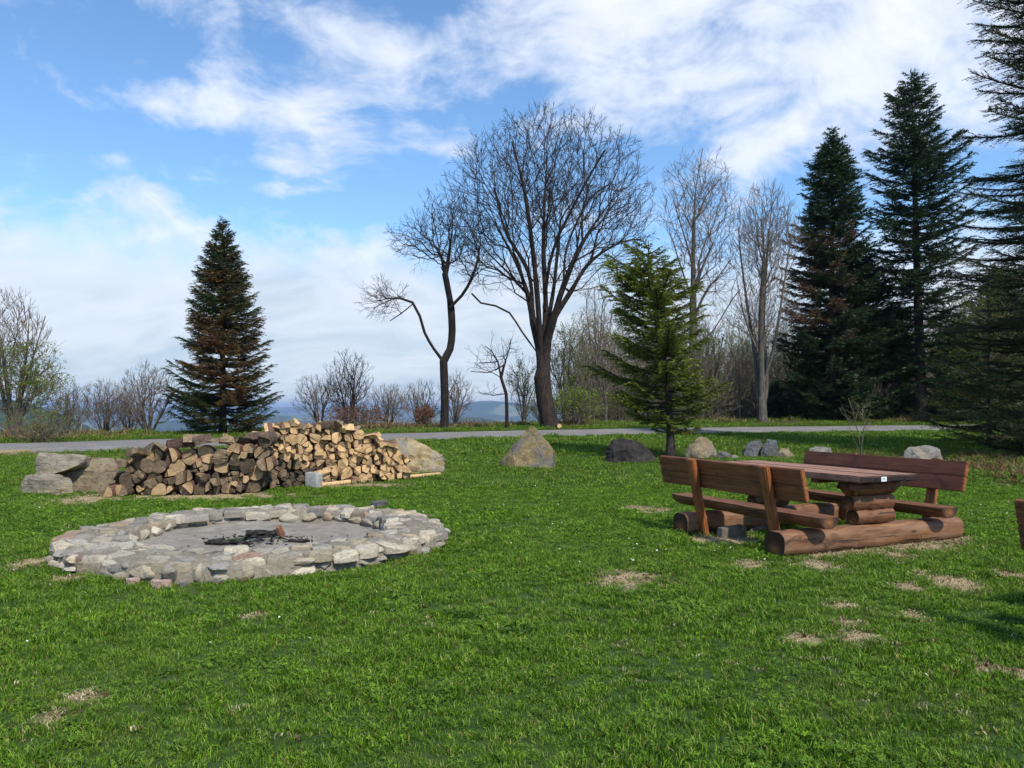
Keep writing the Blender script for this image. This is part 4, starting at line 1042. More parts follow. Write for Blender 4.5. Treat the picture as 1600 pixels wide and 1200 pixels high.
def rock_at(px, py, build_w, pts, mt, label, seed, rough=.05, bev=.05, name='boulder', cat='boulder', group=None, depth=0., up=0.):
    """px,py: where its front foot meets the ground; build_w metres per unit"""
    x, y, z = on_ground(px, py); y += depth
    o = rock(name, pts, mt, (x, y, z + up), 0, seed, rough, 4, bev, scale=build_w); tag(o, label, cat, group); return o

s = on_ground(825, 731)[1] / F
rock_at(826, 730, s, [(-47, 8, -6), (-47, 8, 8), (-40, 26, 16), (-20, -16, -6), (-26, -8, 22), (36, -16, -6), (38, -6, 24), (46, 22, -6), (44, 22, 24), (-4, 2, 60), (5, 4, 67), (12, 12, 62), (30, 44, -6), (-30, 50, -6), (4, 44, 40)], M['r_mid'], 'big pointed tan boulder standing alone in the middle of the lawn', 1, .028, .008)
s = on_ground(985, 723)[1] / F
rock_at(985, 722, s, [(-42, 0, -5), (-42, 4, 14), (-38, 10, 20), (-26, 6, 35), (-10, 10, 37), (8, 8, 36), (26, 6, 25), (44, 6, 12), (46, 8, -5), (0, -14, -5), (-30, -12, -5), (28, -10, -5), (-28, -8, 16), (30, -6, 12), (0, -9, 20), (0, 34, -5), (-30, 30, 12), (28, 30, 10)], M['r_dark'], 'low dark brown-black boulder left of the crooked spruce', 2, .085, .03)
s = on_ground(1096, 716)[1] / F
rock_at(1096, 716, s, [(-27, 0, -5), (-25, 4, 12), (-14, 4, 26), (0, 8, 34), (12, 8, 32), (22, 8, 22), (27, 6, 4), (27, 8, -5), (0, -12, -5), (-12, -8, 12), (16, -6, 10), (0, 28, -5), (8, 26, 20)], M['r_tan'], 'rounded tan boulder just right of the crooked spruce trunk', 3, .05, .06)
s = on_ground(1135, 716)[1] / F
rock_at(1133, 716, s, [(-13, 0, -3), (-11, 3, 9), (-2, 4, 11), (9, 4, 8), (11, 2, -3), (0, -6, -3), (2, 12, -3), (0, -3, 6)], M['r_blue'], 'small dark stone beside the rounded tan boulder', 4, .07, .06, 'rock', 'rock')
rock_at(1148, 717, s, [(-6, 0, -3), (-5, 3, 5), (3, 4, 7), (7, 2, 3), (7, 2, -3), (0, -5, -3), (2, 9, -3)], M['r_pale'], 'smallest pale stone between the dark stone and the slate boulder', 5, .07, .06, 'rock', 'rock')
s = on_ground(1180, 713)[1] / F
rock_at(1178, 714, s, [(-17, 0, -4), (-14, 2, 12), (-4, 4, 24), (10, 6, 28), (16, 6, 20), (6, -2, 6), (-2, -8, -4), (-16, 14, 8), (8, 18, -4), (12, 4, -4)], M['r_blue'], 'steep grey slate boulder leaning against another behind the table', 6, .05, .03)
rock_at(1200, 714, s, [(-12, 2, -4), (-8, 2, 18), (0, 4, 28), (14, 4, 26), (17, 6, 12), (15, 4, -4), (0, -7, -4), (4, -4, 12), (4, 20, -4), (6, 18, 20)], M['r_blue'], 'blocky blue-grey boulder right of the steep slate one', 7, .05, .03)
rock_at(1228, 716, s, [(-14, 0, -3), (-12, 2, 9), (-4, 3, 16), (8, 4, 14), (14, 2, 5), (14, 2, -3), (0, -7, -3), (-2, -4, 8), (2, 12, -3)], M['r_tan'], 'small orange-tan rock just left of the far bench back', 8, .08, .06, 'rock', 'rock')
s = on_ground(1285, 711)[1] / F
rock_at(1282, 711, s, [(-18, 0, -2), (-16, 4, 10), (0, 8, 15), (18, 6, 12), (20, 2, -2), (0, -6, -2), (0, 14, -2)], M['r_pale'], 'flat pale stone half hidden by the left end of the far bench back', 9, .06, .06, 'rock', 'rock')
s = on_ground(1445, 722)[1] / F
rock_at(1444, 722, s, [(-32, 0, -3), (-30, 4, 18), (-22, 6, 24), (0, 8, 23), (20, 8, 26), (28, 6, 20), (31, 2, 4), (31, 2, -3), (0, -8, -3), (-16, -4, 14), (18, -4, 12), (0, 24, -3), (4, 20, 16)], M['r_pale'], 'long pale grey rock behind the right end of the far bench back', 10, .06, .06)
s = on_ground(110, 774)[1] / F
rock_at(70, 773, s, [(-40, 4, -5), (-42, 8, 18), (-34, 10, 34), (-16, -4, -5), (0, -8, -5), (-26, 0, 24), (2, -6, 24), (22, 6, 34), (12, 30, -5), (-30, 34, 14), (40, 6, 26), (46, 2, 4), (46, 2, -5)], M['r_grey'], 'rounded grey lower rock at the far left end of the woodpile', 11, .045, .06)
rock_at(78, 773, s, [(-33, 0, -2), (-33, 2, 24), (-30, 10, 36), (0, 12, 35), (40, 12, 32), (44, 6, 26), (38, -4, 16), (20, -8, 8), (-4, -6, 0), (-24, -4, -2), (-26, 40, 32), (40, 40, 26), (0, 40, 0), (42, 26, 12)], M['r_grey'], 'flat-topped grey slab lying on the left-hand rocks', 12, .05, .03, depth=.15, up=29 * s)
rock_at(138, 768, s, [(-52, -10, -5), (-46, -10, 30), (-40, 6, 54), (38, 8, 58), (47, 4, 40), (52, 0, 16), (54, -2, -5), (0, -20, -5), (-30, -20, -5), (30, -16, -5), (-20, -16, 34), (30, -12, 36), (0, 50, 46), (-30, 46, -5), (40, 46, -5)], M['r_left'], 'large rough brown block of rock touching the left end of the woodpile', 13, .05, .03)
s = on_ground(655, 742)[1] / F
rock_at(655, 740, s, [(-62, 4, -5), (-58, 10, 44), (-40, 12, 58), (-22, 12, 60), (0, 8, 48), (22, 8, 36), (40, 4, 30), (45, 2, 16), (42, 0, 2), (20, 4, -5), (0, -12, -5), (-20, -10, -5), (-8, -8, 14), (-30, -6, 26), (12, -4, 18), (0, 56, -5), (-50, 50, 30), (20, 44, 20)], M['r_right'], 'large yellow boulder rising behind the right end of the woodpile', 14, .05, .04)
# concrete post stub and block under bench
X_, Y_, Z_ = on_ground(490, 762); s = Y_ / F
o = rock('stone_block', [(-11, -8, -3), (12, -8, -3), (12, 8, -3), (-11, 8, -3), (-11, -8, 24), (9, -8, 25), (12, -6, 22), (12, 8, 22), (-11, 8, 24)], M['concrete'], (X_, Y_, Z_), -.35, 15, .02, 3, .08, scale=s); tag(o, 'small upright grey concrete block in front of the woodpile', 'block')
X_, Y_, Z_ = on_ground(1145, 842); s = Y_ / F
o = rock('stone_block', [(-25, -6, -3), (24, -6, -3), (24, 10, -3), (-25, 10, -3), (-22, -5, 18), (19, -5, 21), (19, 9, 21), (-22, 9, 18)], M['brick'], (X_, Y_, Z_), .3, 16, .03, 3, .05, scale=s); tag(o, 'dull brown stone block lying under the picnic table', 'block')
o = rock('stone_block', [(-22, -5, -3), (24, -5, -3), (24, 10, -3), (-22, 10, -3), (-20, -4, 8), (22, -4, 9), (22, 9, 8)], M['brick'], (X_ + .45, Y_ + .5, Z_), .6, 17, .04, 3, .05, scale=s); tag(o, 'half buried flat brown stone behind the block under the table', 'block')

# ------------------------------------------------------------------ Voronoi cells (for split logs and laid stones)
def clip_poly(poly, n, d):
    """keep points with dot(p,n) <= d"""
    out = []
    for i in range(len(poly)):
        a = poly[i]; b = poly[(i + 1) % len(poly)]; da = a @ n - d; db = b @ n - d
        if da <= 0: out.append(a)
        if (da < 0) != (db < 0) and da != db: out.append(a + (b - a) * (da / (da - db)))
    return out
def cells(seeds, rad, r, weights=None):
    S = np.array(seeds); res = []
    for i, p in enumerate(S):
        k = 11; a0 = r.uniform(0, 6); R = rad(p) if callable(rad) else rad
        poly = [p + R * np.array([math.cos(a0 + j * 2 * math.pi / k), math.sin(a0 + j * 2 * math.pi / k)]) * r.uniform(.9, 1.05) for j in range(k)]
        d = np.linalg.norm(S - p, axis=1); nb = np.argsort(d)[1:16]
        for q in nb:
            n = S[q] - p; L = np.linalg.norm(n)
            if L > 2.2 * R or L < 1e-6: continue
            n /= L; poly = clip_poly(poly, n, n @ (p + S[q]) / 2)
            if len(poly) < 3: break
        if len(poly) >= 3: res.append((i, np.array(poly)))
    return res
def area(p): x, y = p[:, 0], p[:, 1]; return .5 * abs(np.dot(x, np.roll(y, -1)) - np.dot(y, np.roll(x, -1)))
def shrink(poly, g):
    c = poly.mean(0); d = np.linalg.norm(poly - c, axis=1, keepdims=True); return c + (poly - c) * np.maximum(1 - g / (d + 1e-6), .3)

# ------------------------------------------------------------------ woodpile
def log_mesh(poly, length, mats, r, barks, warp=.012):
    """poly in local x,z (around origin), length along y. barks[i]: side i is bark (rounded outward)"""
    pts = []; kind = []
    n = len(poly)
    for i in range(n):
        a = poly[i]; b = poly[(i + 1) % n]; L = np.linalg.norm(b - a)
        if barks[i] and L > .03:
            m = (a + b) / 2; nrm = np.array([b[1] - a[1], a[0] - b[0]]); nrm /= np.linalg.norm(nrm) + 1e-9
            if nrm @ m < 0: nrm = -nrm
            for s_, bul in ((0, 0), (.33, .14), (.67, .14)): pts.append(a + (b - a) * s_ + nrm * L * bul * .55); kind.append(1)
        else: pts.append(a); kind.append(0 if not barks[i] else 1)
    pts = np.array(pts); n = len(pts); V = []; secs = 4
    tw = r.normal(0, .03, 2)
    for k in range(secs + 1):
        y = (k / secs - .5) * length; sc = 1 + r.normal(0, .015)
        ey = r.normal(0, .006, n) if k in (0, secs) else 0
        off = np.array([tw[0] * y, tw[1] * y]) + r.normal(0, warp * .3, 2)
        V.append(np.stack([pts[:, 0] * sc + off[0], np.full(n, y) + ey, pts[:, 1] * sc + off[1]], -1))
    V = np.concatenate(V); F_ = []; mi = []
    for k in range(secs):
        for i in range(n): F_.append([k * n + i, k * n + (i + 1) % n, (k + 1) * n + (i + 1) % n, (k + 1) * n + i]); mi.append(2 if kind[i] else 1)
    me = bpy.data.meshes.new('firewood_log')
    me.from_pydata([tuple(v) for v in V], [], [tuple(f) for f in F_] + [tuple(range(n))[::-1], tuple(secs * n + i for i in range(n))])
    for p, m_ in zip(me.polygons, mi + [0, 0]): p.material_index = m_
    bm = bmesh.new(); bm.from_mesh(me); bmesh.ops.recalc_face_normals(bm, faces=bm.faces); bm.to_mesh(me); bm.free()
    for m_ in mats: me.materials.append(m_)
    return me

def split_cell(poly, r, kind):
    """whole / halved / wedge pieces with bark flags, relative to the pith"""
    n = len(poly); c = poly.mean(0) + r.normal(0, .008, 2)
    if kind == 1: return [(poly, [True] * n, c)]
    a0 = r.uniform(0, math.pi); cuts = [a0] if kind == 2 else [a0, a0 + math.pi * r.uniform(.36, .5)]
    parts = [(poly, [True] * n)]
    for a in cuts:
        nr = np.array([-math.sin(a), math.cos(a)]); new = []
        for pl, bk in parts:
            for sgn in (1, -1):
                q = []; bb = []
                N_ = len(pl); dn = nr * sgn; dd = c @ dn
                for i in range(N_):
                    p1 = pl[i]; p2 = pl[(i + 1) % N_]; d1 = p1 @ dn - dd; d2 = p2 @ dn - dd
                    if d1 <= 0:
                        q.append(p1); bb.append(bk[i])
                        if d2 > 0: q.append(p1 + (p2 - p1) * (d1 / (d1 - d2))); bb.append(False)
                    elif d2 <= 0:
                        q.append(p1 + (p2 - p1) * (d1 / (d1 - d2))); bb.append(bk[i])
                if len(q) >= 3 and area(np.array(q)) > .0012: new.append((np.array(q), bb))
        parts = new
    return [(p, b, c) for p, b in parts]

NEWM = [M['end_new'], M['split_new'], M['logbark_r']]; OLDM = [M['end_old'], M['split_old'], M['logbark']]
MIDM = [M['end_mid'], M['split_new'], M['logbark_r']]
def woodpile():
    LOGS = []; ENDS = []
    r = np.random.default_rng(8)
    # ground line and top line of each stack, as (px, py)
    stacks = [dict(a=(166, 777), b=(415, 772), top=[(166, 755), (178, 742), (196, 722), (225, 706), (260, 697), (300, 690), (340, 692), (380, 690), (415, 684)], size=.24, mats=OLDM, label='weathered grey-brown split log in the older left half of the woodpile', group='old logs in the left half of the woodpile', kinds=[1, 2, 2, 3, 3]),
              dict(a=(372, 771), b=(652, 752), top=[(372, 712), (395, 690), (420, 676), (445, 664), (475, 668), (510, 664), (545, 672), (585, 682), (612, 698), (636, 716), (652, 742)], size=.198, mats=NEWM, label='pale freshly split log stacked in the right half of the woodpile', group='fresh logs in the right half of the woodpile', kinds=[2, 3, 3])]
    for si, st in enumerate(stacks):
        xa, ya, za = on_ground(*st['a']); xb, yb, zb = on_ground(*st['b'])
        if si == 1: xa, ya = xa + .1, ya + .35
        A = np.array([xa, ya]); Bv = np.array([xb, yb]); L = np.linalg.norm(Bv - A); u = (Bv - A) / L; rz = math.atan2(u[1], u[0])
        # turn the top line into height along the stack
        S_, T_ = [], []
        for px, py in st['top']:
            k = (px - 800) / F; s_ = (k * A[1] - A[0]) / (u[0] - k * u[1]); yy = A[1] + u[1] * s_; S_.append(s_); T_.append(H + (HY - py) / F * yy - gz(A[0] + u[0] * s_, yy))
        topf = lambda s_: np.interp(s_, S_, T_)
        ENDS.append((A, Bv, (S_, T_), st['size']))
        sz = st['size']; seeds = []; row = 0; z = sz * .42
        while z < max(T_):
            s0 = r.uniform(0, sz)
            while s0 < L:
                if z < topf(s0) - sz * .25: seeds.append((s0 + r.normal(0, sz * .16), z + r.normal(0, sz * .13)))
                s0 += sz * r.uniform(.85, 1.25)
            z += sz * .86; row += 1
        for i, poly in cells(seeds, sz * .66, r):
            poly = poly.copy(); poly[:, 1] = np.maximum(poly[:, 1], .01)
            kind = int(r.choice(st['kinds']))
            if area(poly) < .006: kind = 1
            for pl, bk, c in split_cell(poly, r, kind):
                g = shrink(pl, r.uniform(.005, .013) if si else r.uniform(.006, .018))
                if kind == 1 and r.uniform() < .6: bk = [b and (j % 3 != 0) for j, b in enumerate(bk)] if si else bk
                ln = r.uniform(.30, .38) if si else r.uniform(.33, .42)
                me = log_mesh(g - c, ln, MIDM if (si == 0 and r.uniform() < .36) else st['mats'], r, bk)
                s_, zz = c; push = r.normal(0, .055 if si else .08) + zz * .10
                mats = st['mats']
                P = A + u * s_; n_ = np.array([-u[1], u[0]])
                P = P + n_ * (ln / 2 + push)
                # the lowest row is darkened old wood in the photo
                lc = (P[0], P[1], gz(P[0], P[1]) + zz + .01); ro = (r.normal(0, .04), r.normal(0, .02), rz + r.normal(0, .05))
                lab = st['label']; grp = st['group']
                if si == 1 and (s_ < 1.15 and zz < .75 - s_ * .35 + r.normal(0, .06)):
                    me.materials.clear(); [me.materials.append(m_) for m_ in OLDM]; lab = 'dark weathered log at the foot of the stack where the old and fresh halves meet'; grp = 'dark logs where the two halves meet'
                shp = {1: 'whole round', 2: 'half-round', 3: 'wedge-shaped'}[kind]; row_ = 'bottom row' if zz < sz else 'upper rows' if zz > topf(s_) - sz * 1.5 else 'middle rows'; pos_ = ('left end', 'centre', 'right end')[min(2, int(3 * max(s_, 0) / L))]
                if si == 0: lab = shp + ' weathered log, old left woodpile half, ' + row_ + ', ' + pos_
                elif lab.startswith('dark'): lab = shp + ' dark log where old and fresh woodpile halves meet, ' + row_
                else: lab = shp + ' pale fresh log, right woodpile half, ' + row_ + ', ' + pos_
                LOGS.append((area(g), me, lc, ro, lab, grp))
        # loose pieces thrown on top
        nj = 16 if si == 0 else 22
        for j in range(nj):
            s_ = L * (j + r.uniform(.2, .8)) / nj
            k = r.integers(3, 6); rad = sz * r.uniform(.42, .62); aa_ = sorted(r.uniform(0, 6.28, k))
            while max(np.diff(aa_ + [aa_[0] + 6.28])) > 2.9: aa_ = sorted(r.uniform(0, 6.28, k))
            pl = np.array([(rad * math.cos(a), rad * math.sin(a) * .75) for a in aa_])
            me = log_mesh(pl, r.uniform(.30, .40), st['mats'] if r.uniform() < .9 else OLDM, r, [q == 0 for q in range(k)])
            P = A + u * s_ + np.array([-u[1], u[0]]) * r.uniform(.08, .34); zz = float(topf(s_)) + rad * .10
            o = link_obj('firewood_log', me, None, (P[0], P[1], gz(P[0], P[1]) + zz), (r.normal(0, .28), r.normal(0, .3), rz + (r.normal(0, .35) if r.uniform() < .55 else r.uniform(.8, 2.3))))
            tag(o, 'loose weathered log lying crooked on top of the older left half' if si == 0 else 'loose pale split log lying crooked on top of the fresh right half', 'firewood', 'loose logs on top of the left half' if si == 0 else 'loose logs on top of the right half')
    # the largest-looking logs are things of their own; the slivers between them are one filler
    LOGS.sort(key=lambda q: -q[0]); n_loose = 38; fill = []
    for k, (ar, me, lc, ro, lab, grp) in enumerate(LOGS):
        if k < 298 - n_loose: tag(link_obj('firewood_log', me, None, lc, ro), lab, 'firewood', grp)
        else: fill.append((me, Matrix.LocRotScale(Vector(lc), Matrix.Rotation(ro[2], 3, 'Z').to_quaternion(), None)))
    for k in range(170):
        si_ = k % 2; (pa, pb, tf, sz_) = ENDS[si_]; u_ = (pb - pa) / np.linalg.norm(pb - pa); L_ = np.linalg.norm(pb - pa)
        s_ = r.uniform(.15, L_ - .15); zt = float(np.interp(s_, *tf)) * .84; zz = r.uniform(.1, max(zt - .1, .12)); n_ = np.array([-u_[1], u_[0]]); P = pa + u_ * s_ + n_ * r.uniform(.44, .60)
        rad = sz_ * r.uniform(.42, .6); aa_ = np.linspace(0, 6.28, 7)[:-1] + r.uniform(0, 1)
        fill.append((log_mesh(np.array([(rad * math.cos(a), rad * math.sin(a)) for a in aa_]), .34, NEWM if si_ else OLDM, r, [True] * 6), Matrix.LocRotScale(Vector((P[0], P[1], gz(P[0], P[1]) + max(zz, rad))), Matrix.Rotation(math.atan2(u_[1], u_[0]), 3, 'Z').to_quaternion(), None)))
    if fill:
        allm = [M[q] for q in ('end_mid', 'split_new', 'logbark_r', 'end_old', 'split_old', 'logbark')]
        bm = bmesh.new()
        for me, mx in fill:
            n0 = len(bm.faces); me2 = me.copy(); me2.transform(mx); bm.from_mesh(me2); bm.faces.ensure_lookup_table(); old = me.materials[0] == M['end_old']
            if old:
                for f in bm.faces[n0:]: f.material_index += 3
            bpy.data.meshes.remove(me2)
        tag(link_obj('firewood', bm_mesh('firewood', bm, allm)), 'slivers and hidden back logs filling the gaps of the woodpile', 'firewood', kind='stuff')
    # ground-bearing poles under the fresh stack
    x0, y0, z0 = on_ground(500, 762); x1, y1, z1 = on_ground(688, 743)
    for q, (dx, lb) in enumerate(((0, 'long reddish pole lying on the grass under the front of the fresh logs'),)):
        d = np.array([x1 - x0, y1 - y0]); Lp = np.linalg.norm(d); r2 = np.random.default_rng(4)
        pl = np.array([(math.cos(a) * .045, math.sin(a) * .045) for a in np.linspace(0, 6.28, 8)[:-1]])
        me = log_mesh(pl, Lp, [M['end_new'], M['split_new'], M['split_new']], r2, [True] * 7, .02)
        o = link_obj('wooden_pole', me, None, ((x0 + x1) / 2, (y0 + y1) / 2, (z0 + z1) / 2 + .045), (0, 0, math.atan2(d[1], d[0]) - math.pi / 2)); tag(o, lb, 'pole')
woodpile()

# ------------------------------------------------------------------ fire pit
def m_stone_var():
    m, t = mat('laid_stone'); O = objco(t); tv = attr(t, 'tint'); t2 = attr(t, 'tone')
    n = t.noise(O, 7, 7, .68, .5); f = t.noise(O, 42, 5, .7)
    c = t.ramp(tv, [(.0, (.24, .225, .195)), (.2, (.37, .335, .265)), (.5, (.53, .46, .34)), (.75, (.53, .43, .28)), (.9, (.40, .285, .165)), (1.0, (.42, .24, .16))])
    c = t.mix(t.mr(n, .4, .65, 0, .5), c, (.29, .265, .225))
    vv = t.new('ShaderNodeTexVoronoi', feature='DISTANCE_TO_EDGE'); t.put(vv.inputs['Vector'], t.vadd(t.vmul(O, (1, 1, 2.2)), t.vmul(t.noise(O, 9, 3, .6, 0, True), (.12, .12, .12)))); vv.inputs['Scale'].default_value = 5.5
    c = t.mix(t.mr(vv.outputs['Distance'], .0, .035, .55, 0), c, (.10, .085, .07))
    c = t.mix(t.mr(n, .3, .42, .45, 0), c, (.50, .47, .41))
    hs = t.new('ShaderNodeHueSaturation'); t.put(hs.inputs['Value'], t.mr(t2, 0, 1, .62, 1.12)); t.put(hs.inputs['Color'], c)
    c = t.mix(t.mr(f, .4, .7, 0, .35), hs.outputs[0], (.13, .12, .105))
    t.put(t.b.inputs['Base Color'], c); bump(t, t.math('ADD', n, t.math('MULTIPLY', f, .5)), .9, .018); return m
M['stone'] = m_stone_var()
M['mortar'] = m_rock('mortar', [(.15, .125, .09), (.26, .225, .165), (.36, .32, .245)], 6, (.27, .22, .155), .4, .02, seed=21)
M['ash'] = m_rock('ash', [(.17, .15, .12), (.27, .24, .20), (.37, .335, .285)], 1.6, (.21, .175, .135), .5, .012, seed=22)
M['char'] = m_rock('charcoal', [(.006, .006, .006), (.014, .012, .012), (.04, .036, .034)], 9, (.12, .11, .10), .4, .01, seed=23)
M['redbrick'] = m_rock('burnt_brick', [(.22, .07, .035), (.38, .15, .08), (.45, .25, .16)], 8, (.1, .07, .06), .4, .01, seed=24)

def slab(poly, z0, thick, r, tilt=.05, tint=None, org=None, dome=.25):
    """weathered flat stone of polygon outline: returns arrays local to its centre"""
    c = poly.mean(0)
    # refine outline with small irregularities
    pts = []
    n = len(poly)
    for i in range(n):
        a, b = poly[i], poly[(i + 1) % n]; L = np.linalg.norm(b - a); m = max(1, int(L / .07))
        for k in range(m): pts.append(a + (b - a) * k / m + r.normal(0, .006, 2))
    pts = np.array(pts) - c; n = len(pts)
    # soften corners
    pts = .84 * pts + .08 * (np.roll(pts, 1, 0) + np.roll(pts, -1, 0))
    lv = [(1.0, -thick), (1.02, -thick * .35), (.985, -.02), (.90, -.003), (.60, .0), (.25, .0)]
    tl = r.normal(0, tilt, 2); V = []
    hv = r.normal(0, .006, (len(lv), n))
    for li, (s_, dz) in enumerate(lv):
        q = pts * (s_ + (r.normal(0, .02, (n, 1)) if li < 3 else 0)); z = np.full(n, dz) + (hv[li] if li >= 2 else hv[0] * .5)
        z = z + q @ tl * (1 if li >= 1 else 0)
        V.append(np.stack([q[:, 0], q[:, 1], z], -1))
    V.append(np.array([[0, 0, r.normal(.002, .004)]]))
    F4 = []; F3 = []
    for k in range(len(lv) - 1):
        for i in range(n): F4.append([k * n + i, k * n + (i + 1) % n, (k + 1) * n + (i + 1) % n, (k + 1) * n + i])
    ap = len(lv) * n
    for i in range(n): F3.append([(len(lv) - 1) * n + i, (len(lv) - 1) * n + (i + 1) % n, ap])
    V = np.concatenate(V); tt = r.uniform() if tint is None else tint
    return V, np.array(F4), np.array(F3), np.array([c[0], c[1], z0]), tt, r.uniform()

def lump(size, r, loc, tint=None):
    """angular wall stone: squashed icosphere with faceting"""
    bm = bmesh.new(); bmesh.ops.create_icosphere(bm, subdivisions=3, radius=1)
    pl = [(Vector(r.normal(0, 1, 3)).normalized(), r.uniform(.5, .78)) for _ in range(12)]
    so = Vector(r.uniform(0, 50, 3))
    for v in bm.verts:
        p = v.co.copy()
        for n_, d in pl:
            e = p.dot(n_) - d
            if e > 0: p -= n_ * e * .97
        p += v.normal * .05 * mnoise.fractal(p * 2.5 + so, 1, 2, 3)
        v.co = Vector((p.x * size[0], p.y * size[1], p.z * size[2]))
    bm.verts.ensure_lookup_table(); V = np.array([v.co[:] for v in bm.verts]); F3 = np.array([[v.index for v in f.verts] for f in bm.faces]); bm.free()
    return V, np.zeros((0, 4), int), F3, np.array(loc), (r.uniform() if tint is None else tint), r.uniform()

def fire_pit():
    r = np.random.default_rng(17); g0 = gz(*PIT); E_ = empty('fire_pit', (PIT[0], PIT[1], g0))
    tag(E_, 'large low round fire pit of pale mortared flat stones on the lawn', 'fire pit')
    stones = []
    RI, RO, HT = 1.42, 2.02, .185
    wob = lambda a: .05 * math.sin(a * 3 + 1) + .04 * math.sin(a * 5 + 2.2)
    # paving stones on the ring
    seeds = []
    for ri, rad in enumerate((1.49, 1.66, 1.83, 1.98)):
        n = int(2 * math.pi * rad / (.26, .22, .24, .30)[ri])
        for k in range(n):
            a = (k + .5 * (ri % 2) + r.uniform(-.22, .22)) / n * 2 * math.pi; q = rad + r.normal(0, .03) + wob(a)
            seeds.append((q * math.cos(a), q * math.sin(a)))
    for i, poly in cells(seeds, .19, r):
        p = np.array(seeds[i]); rad = np.linalg.norm(p); poly = shrink(poly, .006)
        q = np.linalg.norm(poly, axis=1, keepdims=True); lo = RI - .03 + r.uniform(0, .05); hi = RO + .05 + r.uniform(-.03, .08)
        poly = poly / q * np.clip(q, lo, hi)
        if area(poly) < .006: continue
        z = HT + r.normal(0, .014) - .02 * (rad > 1.9) ; dark = None
        tt = float(np.clip(r.beta(1.6, 2.0) * 1.0, 0, .92)) if r.uniform() > .06 else 1.0
        stones.append(slab(poly, z, r.uniform(.07, .11), r, .10, tt))
    # outer wall: blocks, partly two thin courses
    def turned(V, a): ca, sa = math.cos(a), math.sin(a); return np.stack([V[:, 0] * ca - V[:, 1] * sa, V[:, 0] * sa + V[:, 1] * ca, V[:, 2]], -1)
    a = 0.
    while a < 6.2:
        w = r.uniform(.08, .16); a += w / RO; q = RO + r.uniform(-.03, .04) + wob(a)
        if r.uniform() < .45: lay = [(.085, r.uniform(.085, .11))]
        else: lay = [(.035, r.uniform(.045, .06)), (.125, r.uniform(.04, .055))]
        for z_, h_ in lay:
            V, f4, f3, c, tt, tone = lump((w * r.uniform(.95, 1.2), r.uniform(.08, .12), h_), r, ((q + (.03 if z_ < .05 else 0)) * math.cos(a), (q + (.03 if z_ < .05 else 0)) * math.sin(a), z_), float(np.clip(r.beta(1.3, 1.9), 0, .92)))
            stones.append((turned(V, a + math.pi / 2 + r.normal(0, .15)), f4, f3, c, tt, tone))
        a += w / RO
    # inner wall course
    n = 34
    for k in range(n):
        a = (k + r.uniform(-.2, .2)) / n * 2 * math.pi; q = RI + .05 + wob(a); w = r.uniform(.12, .17)
        V, f4, f3, c, tt, tone = lump((w, .09, .085), r, (q * math.cos(a), q * math.sin(a), .085), float(r.uniform(.3, .95)))
        ca, sa = math.cos(a + math.pi / 2), math.sin(a + math.pi / 2); V = np.stack([V[:, 0] * ca - V[:, 1] * sa, V[:, 0] * sa + V[:, 1] * ca, V[:, 2]], -1)
        stones.append((V, f4, f3, c, tt, tone))
    # nearest / largest in view become parts
    def seen(s): 
        d = np.hypot(s[3][0] + PIT[0], s[3][1] + PIT[1]); v = s[0]; return (np.ptp(v[:, 0]) * (np.ptp(v[:, 2]) + .5 * np.ptp(v[:, 1]))) / d ** 2
    stones.sort(key=lambda s: -seen(s))
    for V, f4, f3, c, tt, tone in stones[:100]:
        fs = [x for x in (f4, f3) if len(x)]
        me = np_mesh('stone', V, fs, M['stone'], False, {'tint': np.full(len(V), tt), 'tone': np.full(len(V), tone)})
        me.polygons.foreach_set('use_smooth', np.ones(len(me.polygons), bool)); me.set_sharp_from_angle(angle=math.radians(38))
        link_obj('stone', me, E_, tuple(c))
    VV = []; FF4 = []; FF3 = []; TT = []; TO = []; o = 0
    for V, f4, f3, c, tt, tone in stones[100:]:
        VV.append(V + c); FF4.append(f4 + o); FF3.append(f3 + o); TT.append(np.full(len(V), tt)); TO.append(np.full(len(V), tone)); o += len(V)
    me = np_mesh('stones', np.concatenate(VV), [np.concatenate(FF4), np.concatenate(FF3)], M['stone'], True, {'tint': np.concatenate(TT), 'tone': np.concatenate(TO)}); me.set_sharp_from_angle(angle=math.radians(38))
    tag(link_obj('stonework', me, E_), kind='stuff')
    # mortar body: ring profile
    na = 220; prof = [(RO + .07, -.05), (RO + .05, .11), (RO - .04, HT - .020), (1.72, HT - .004), (RI + .06, HT - .016), (RI + .03, .06), (RI - .02, -.02)]
    V = []
    for k in range(na):
        a = k / na * 2 * math.pi
        for j, (q, z) in enumerate(prof):
            q2 = q + wob(a) + (r.normal(0, .01)); V.append((q2 * math.cos(a), q2 * math.sin(a), z + r.normal(0, .010)))
    np_ = len(prof); i = np.arange(na)[:, None]; j = np.arange(np_ - 1)[None]
    f = np.stack([i * np_ + j, ((i + 1) % na) * np_ + j, ((i + 1) % na) * np_ + j + 1, i * np_ + j + 1], -1).reshape(-1, 4)
    link_obj('mortar_bed', np_mesh('mortar_bed', V, [f], M['mortar'], True), E_)
    # ash floor
    rr_ = np.linspace(0, RI + .05, 40); aa_ = np.linspace(0, 2 * np.pi, 121)[:-1]; V = []
    for q in rr_:
        for a in aa_:
            x, y = q * math.cos(a), q * math.sin(a); V.append((x, y, .012 + .018 * hnoise(x, y, 3, 3) + .008 * hnoise(x, y, 11, 5) + .03 * math.exp(-((x - .15) ** 2 + (y + .25) ** 2) / .12) + .03 * (q / RI) ** 4))
    i = np.arange(len(rr_) - 1)[:, None] * 120; j = np.arange(120)[None]
    f = np.stack([i + j, i + (j + 1) % 120, i + 120 + (j + 1) % 120, i + 120 + j], -1).reshape(-1, 4)
    link_obj('ash_floor', np_mesh('ash_floor', V, [f], M['ash'], True), E_)
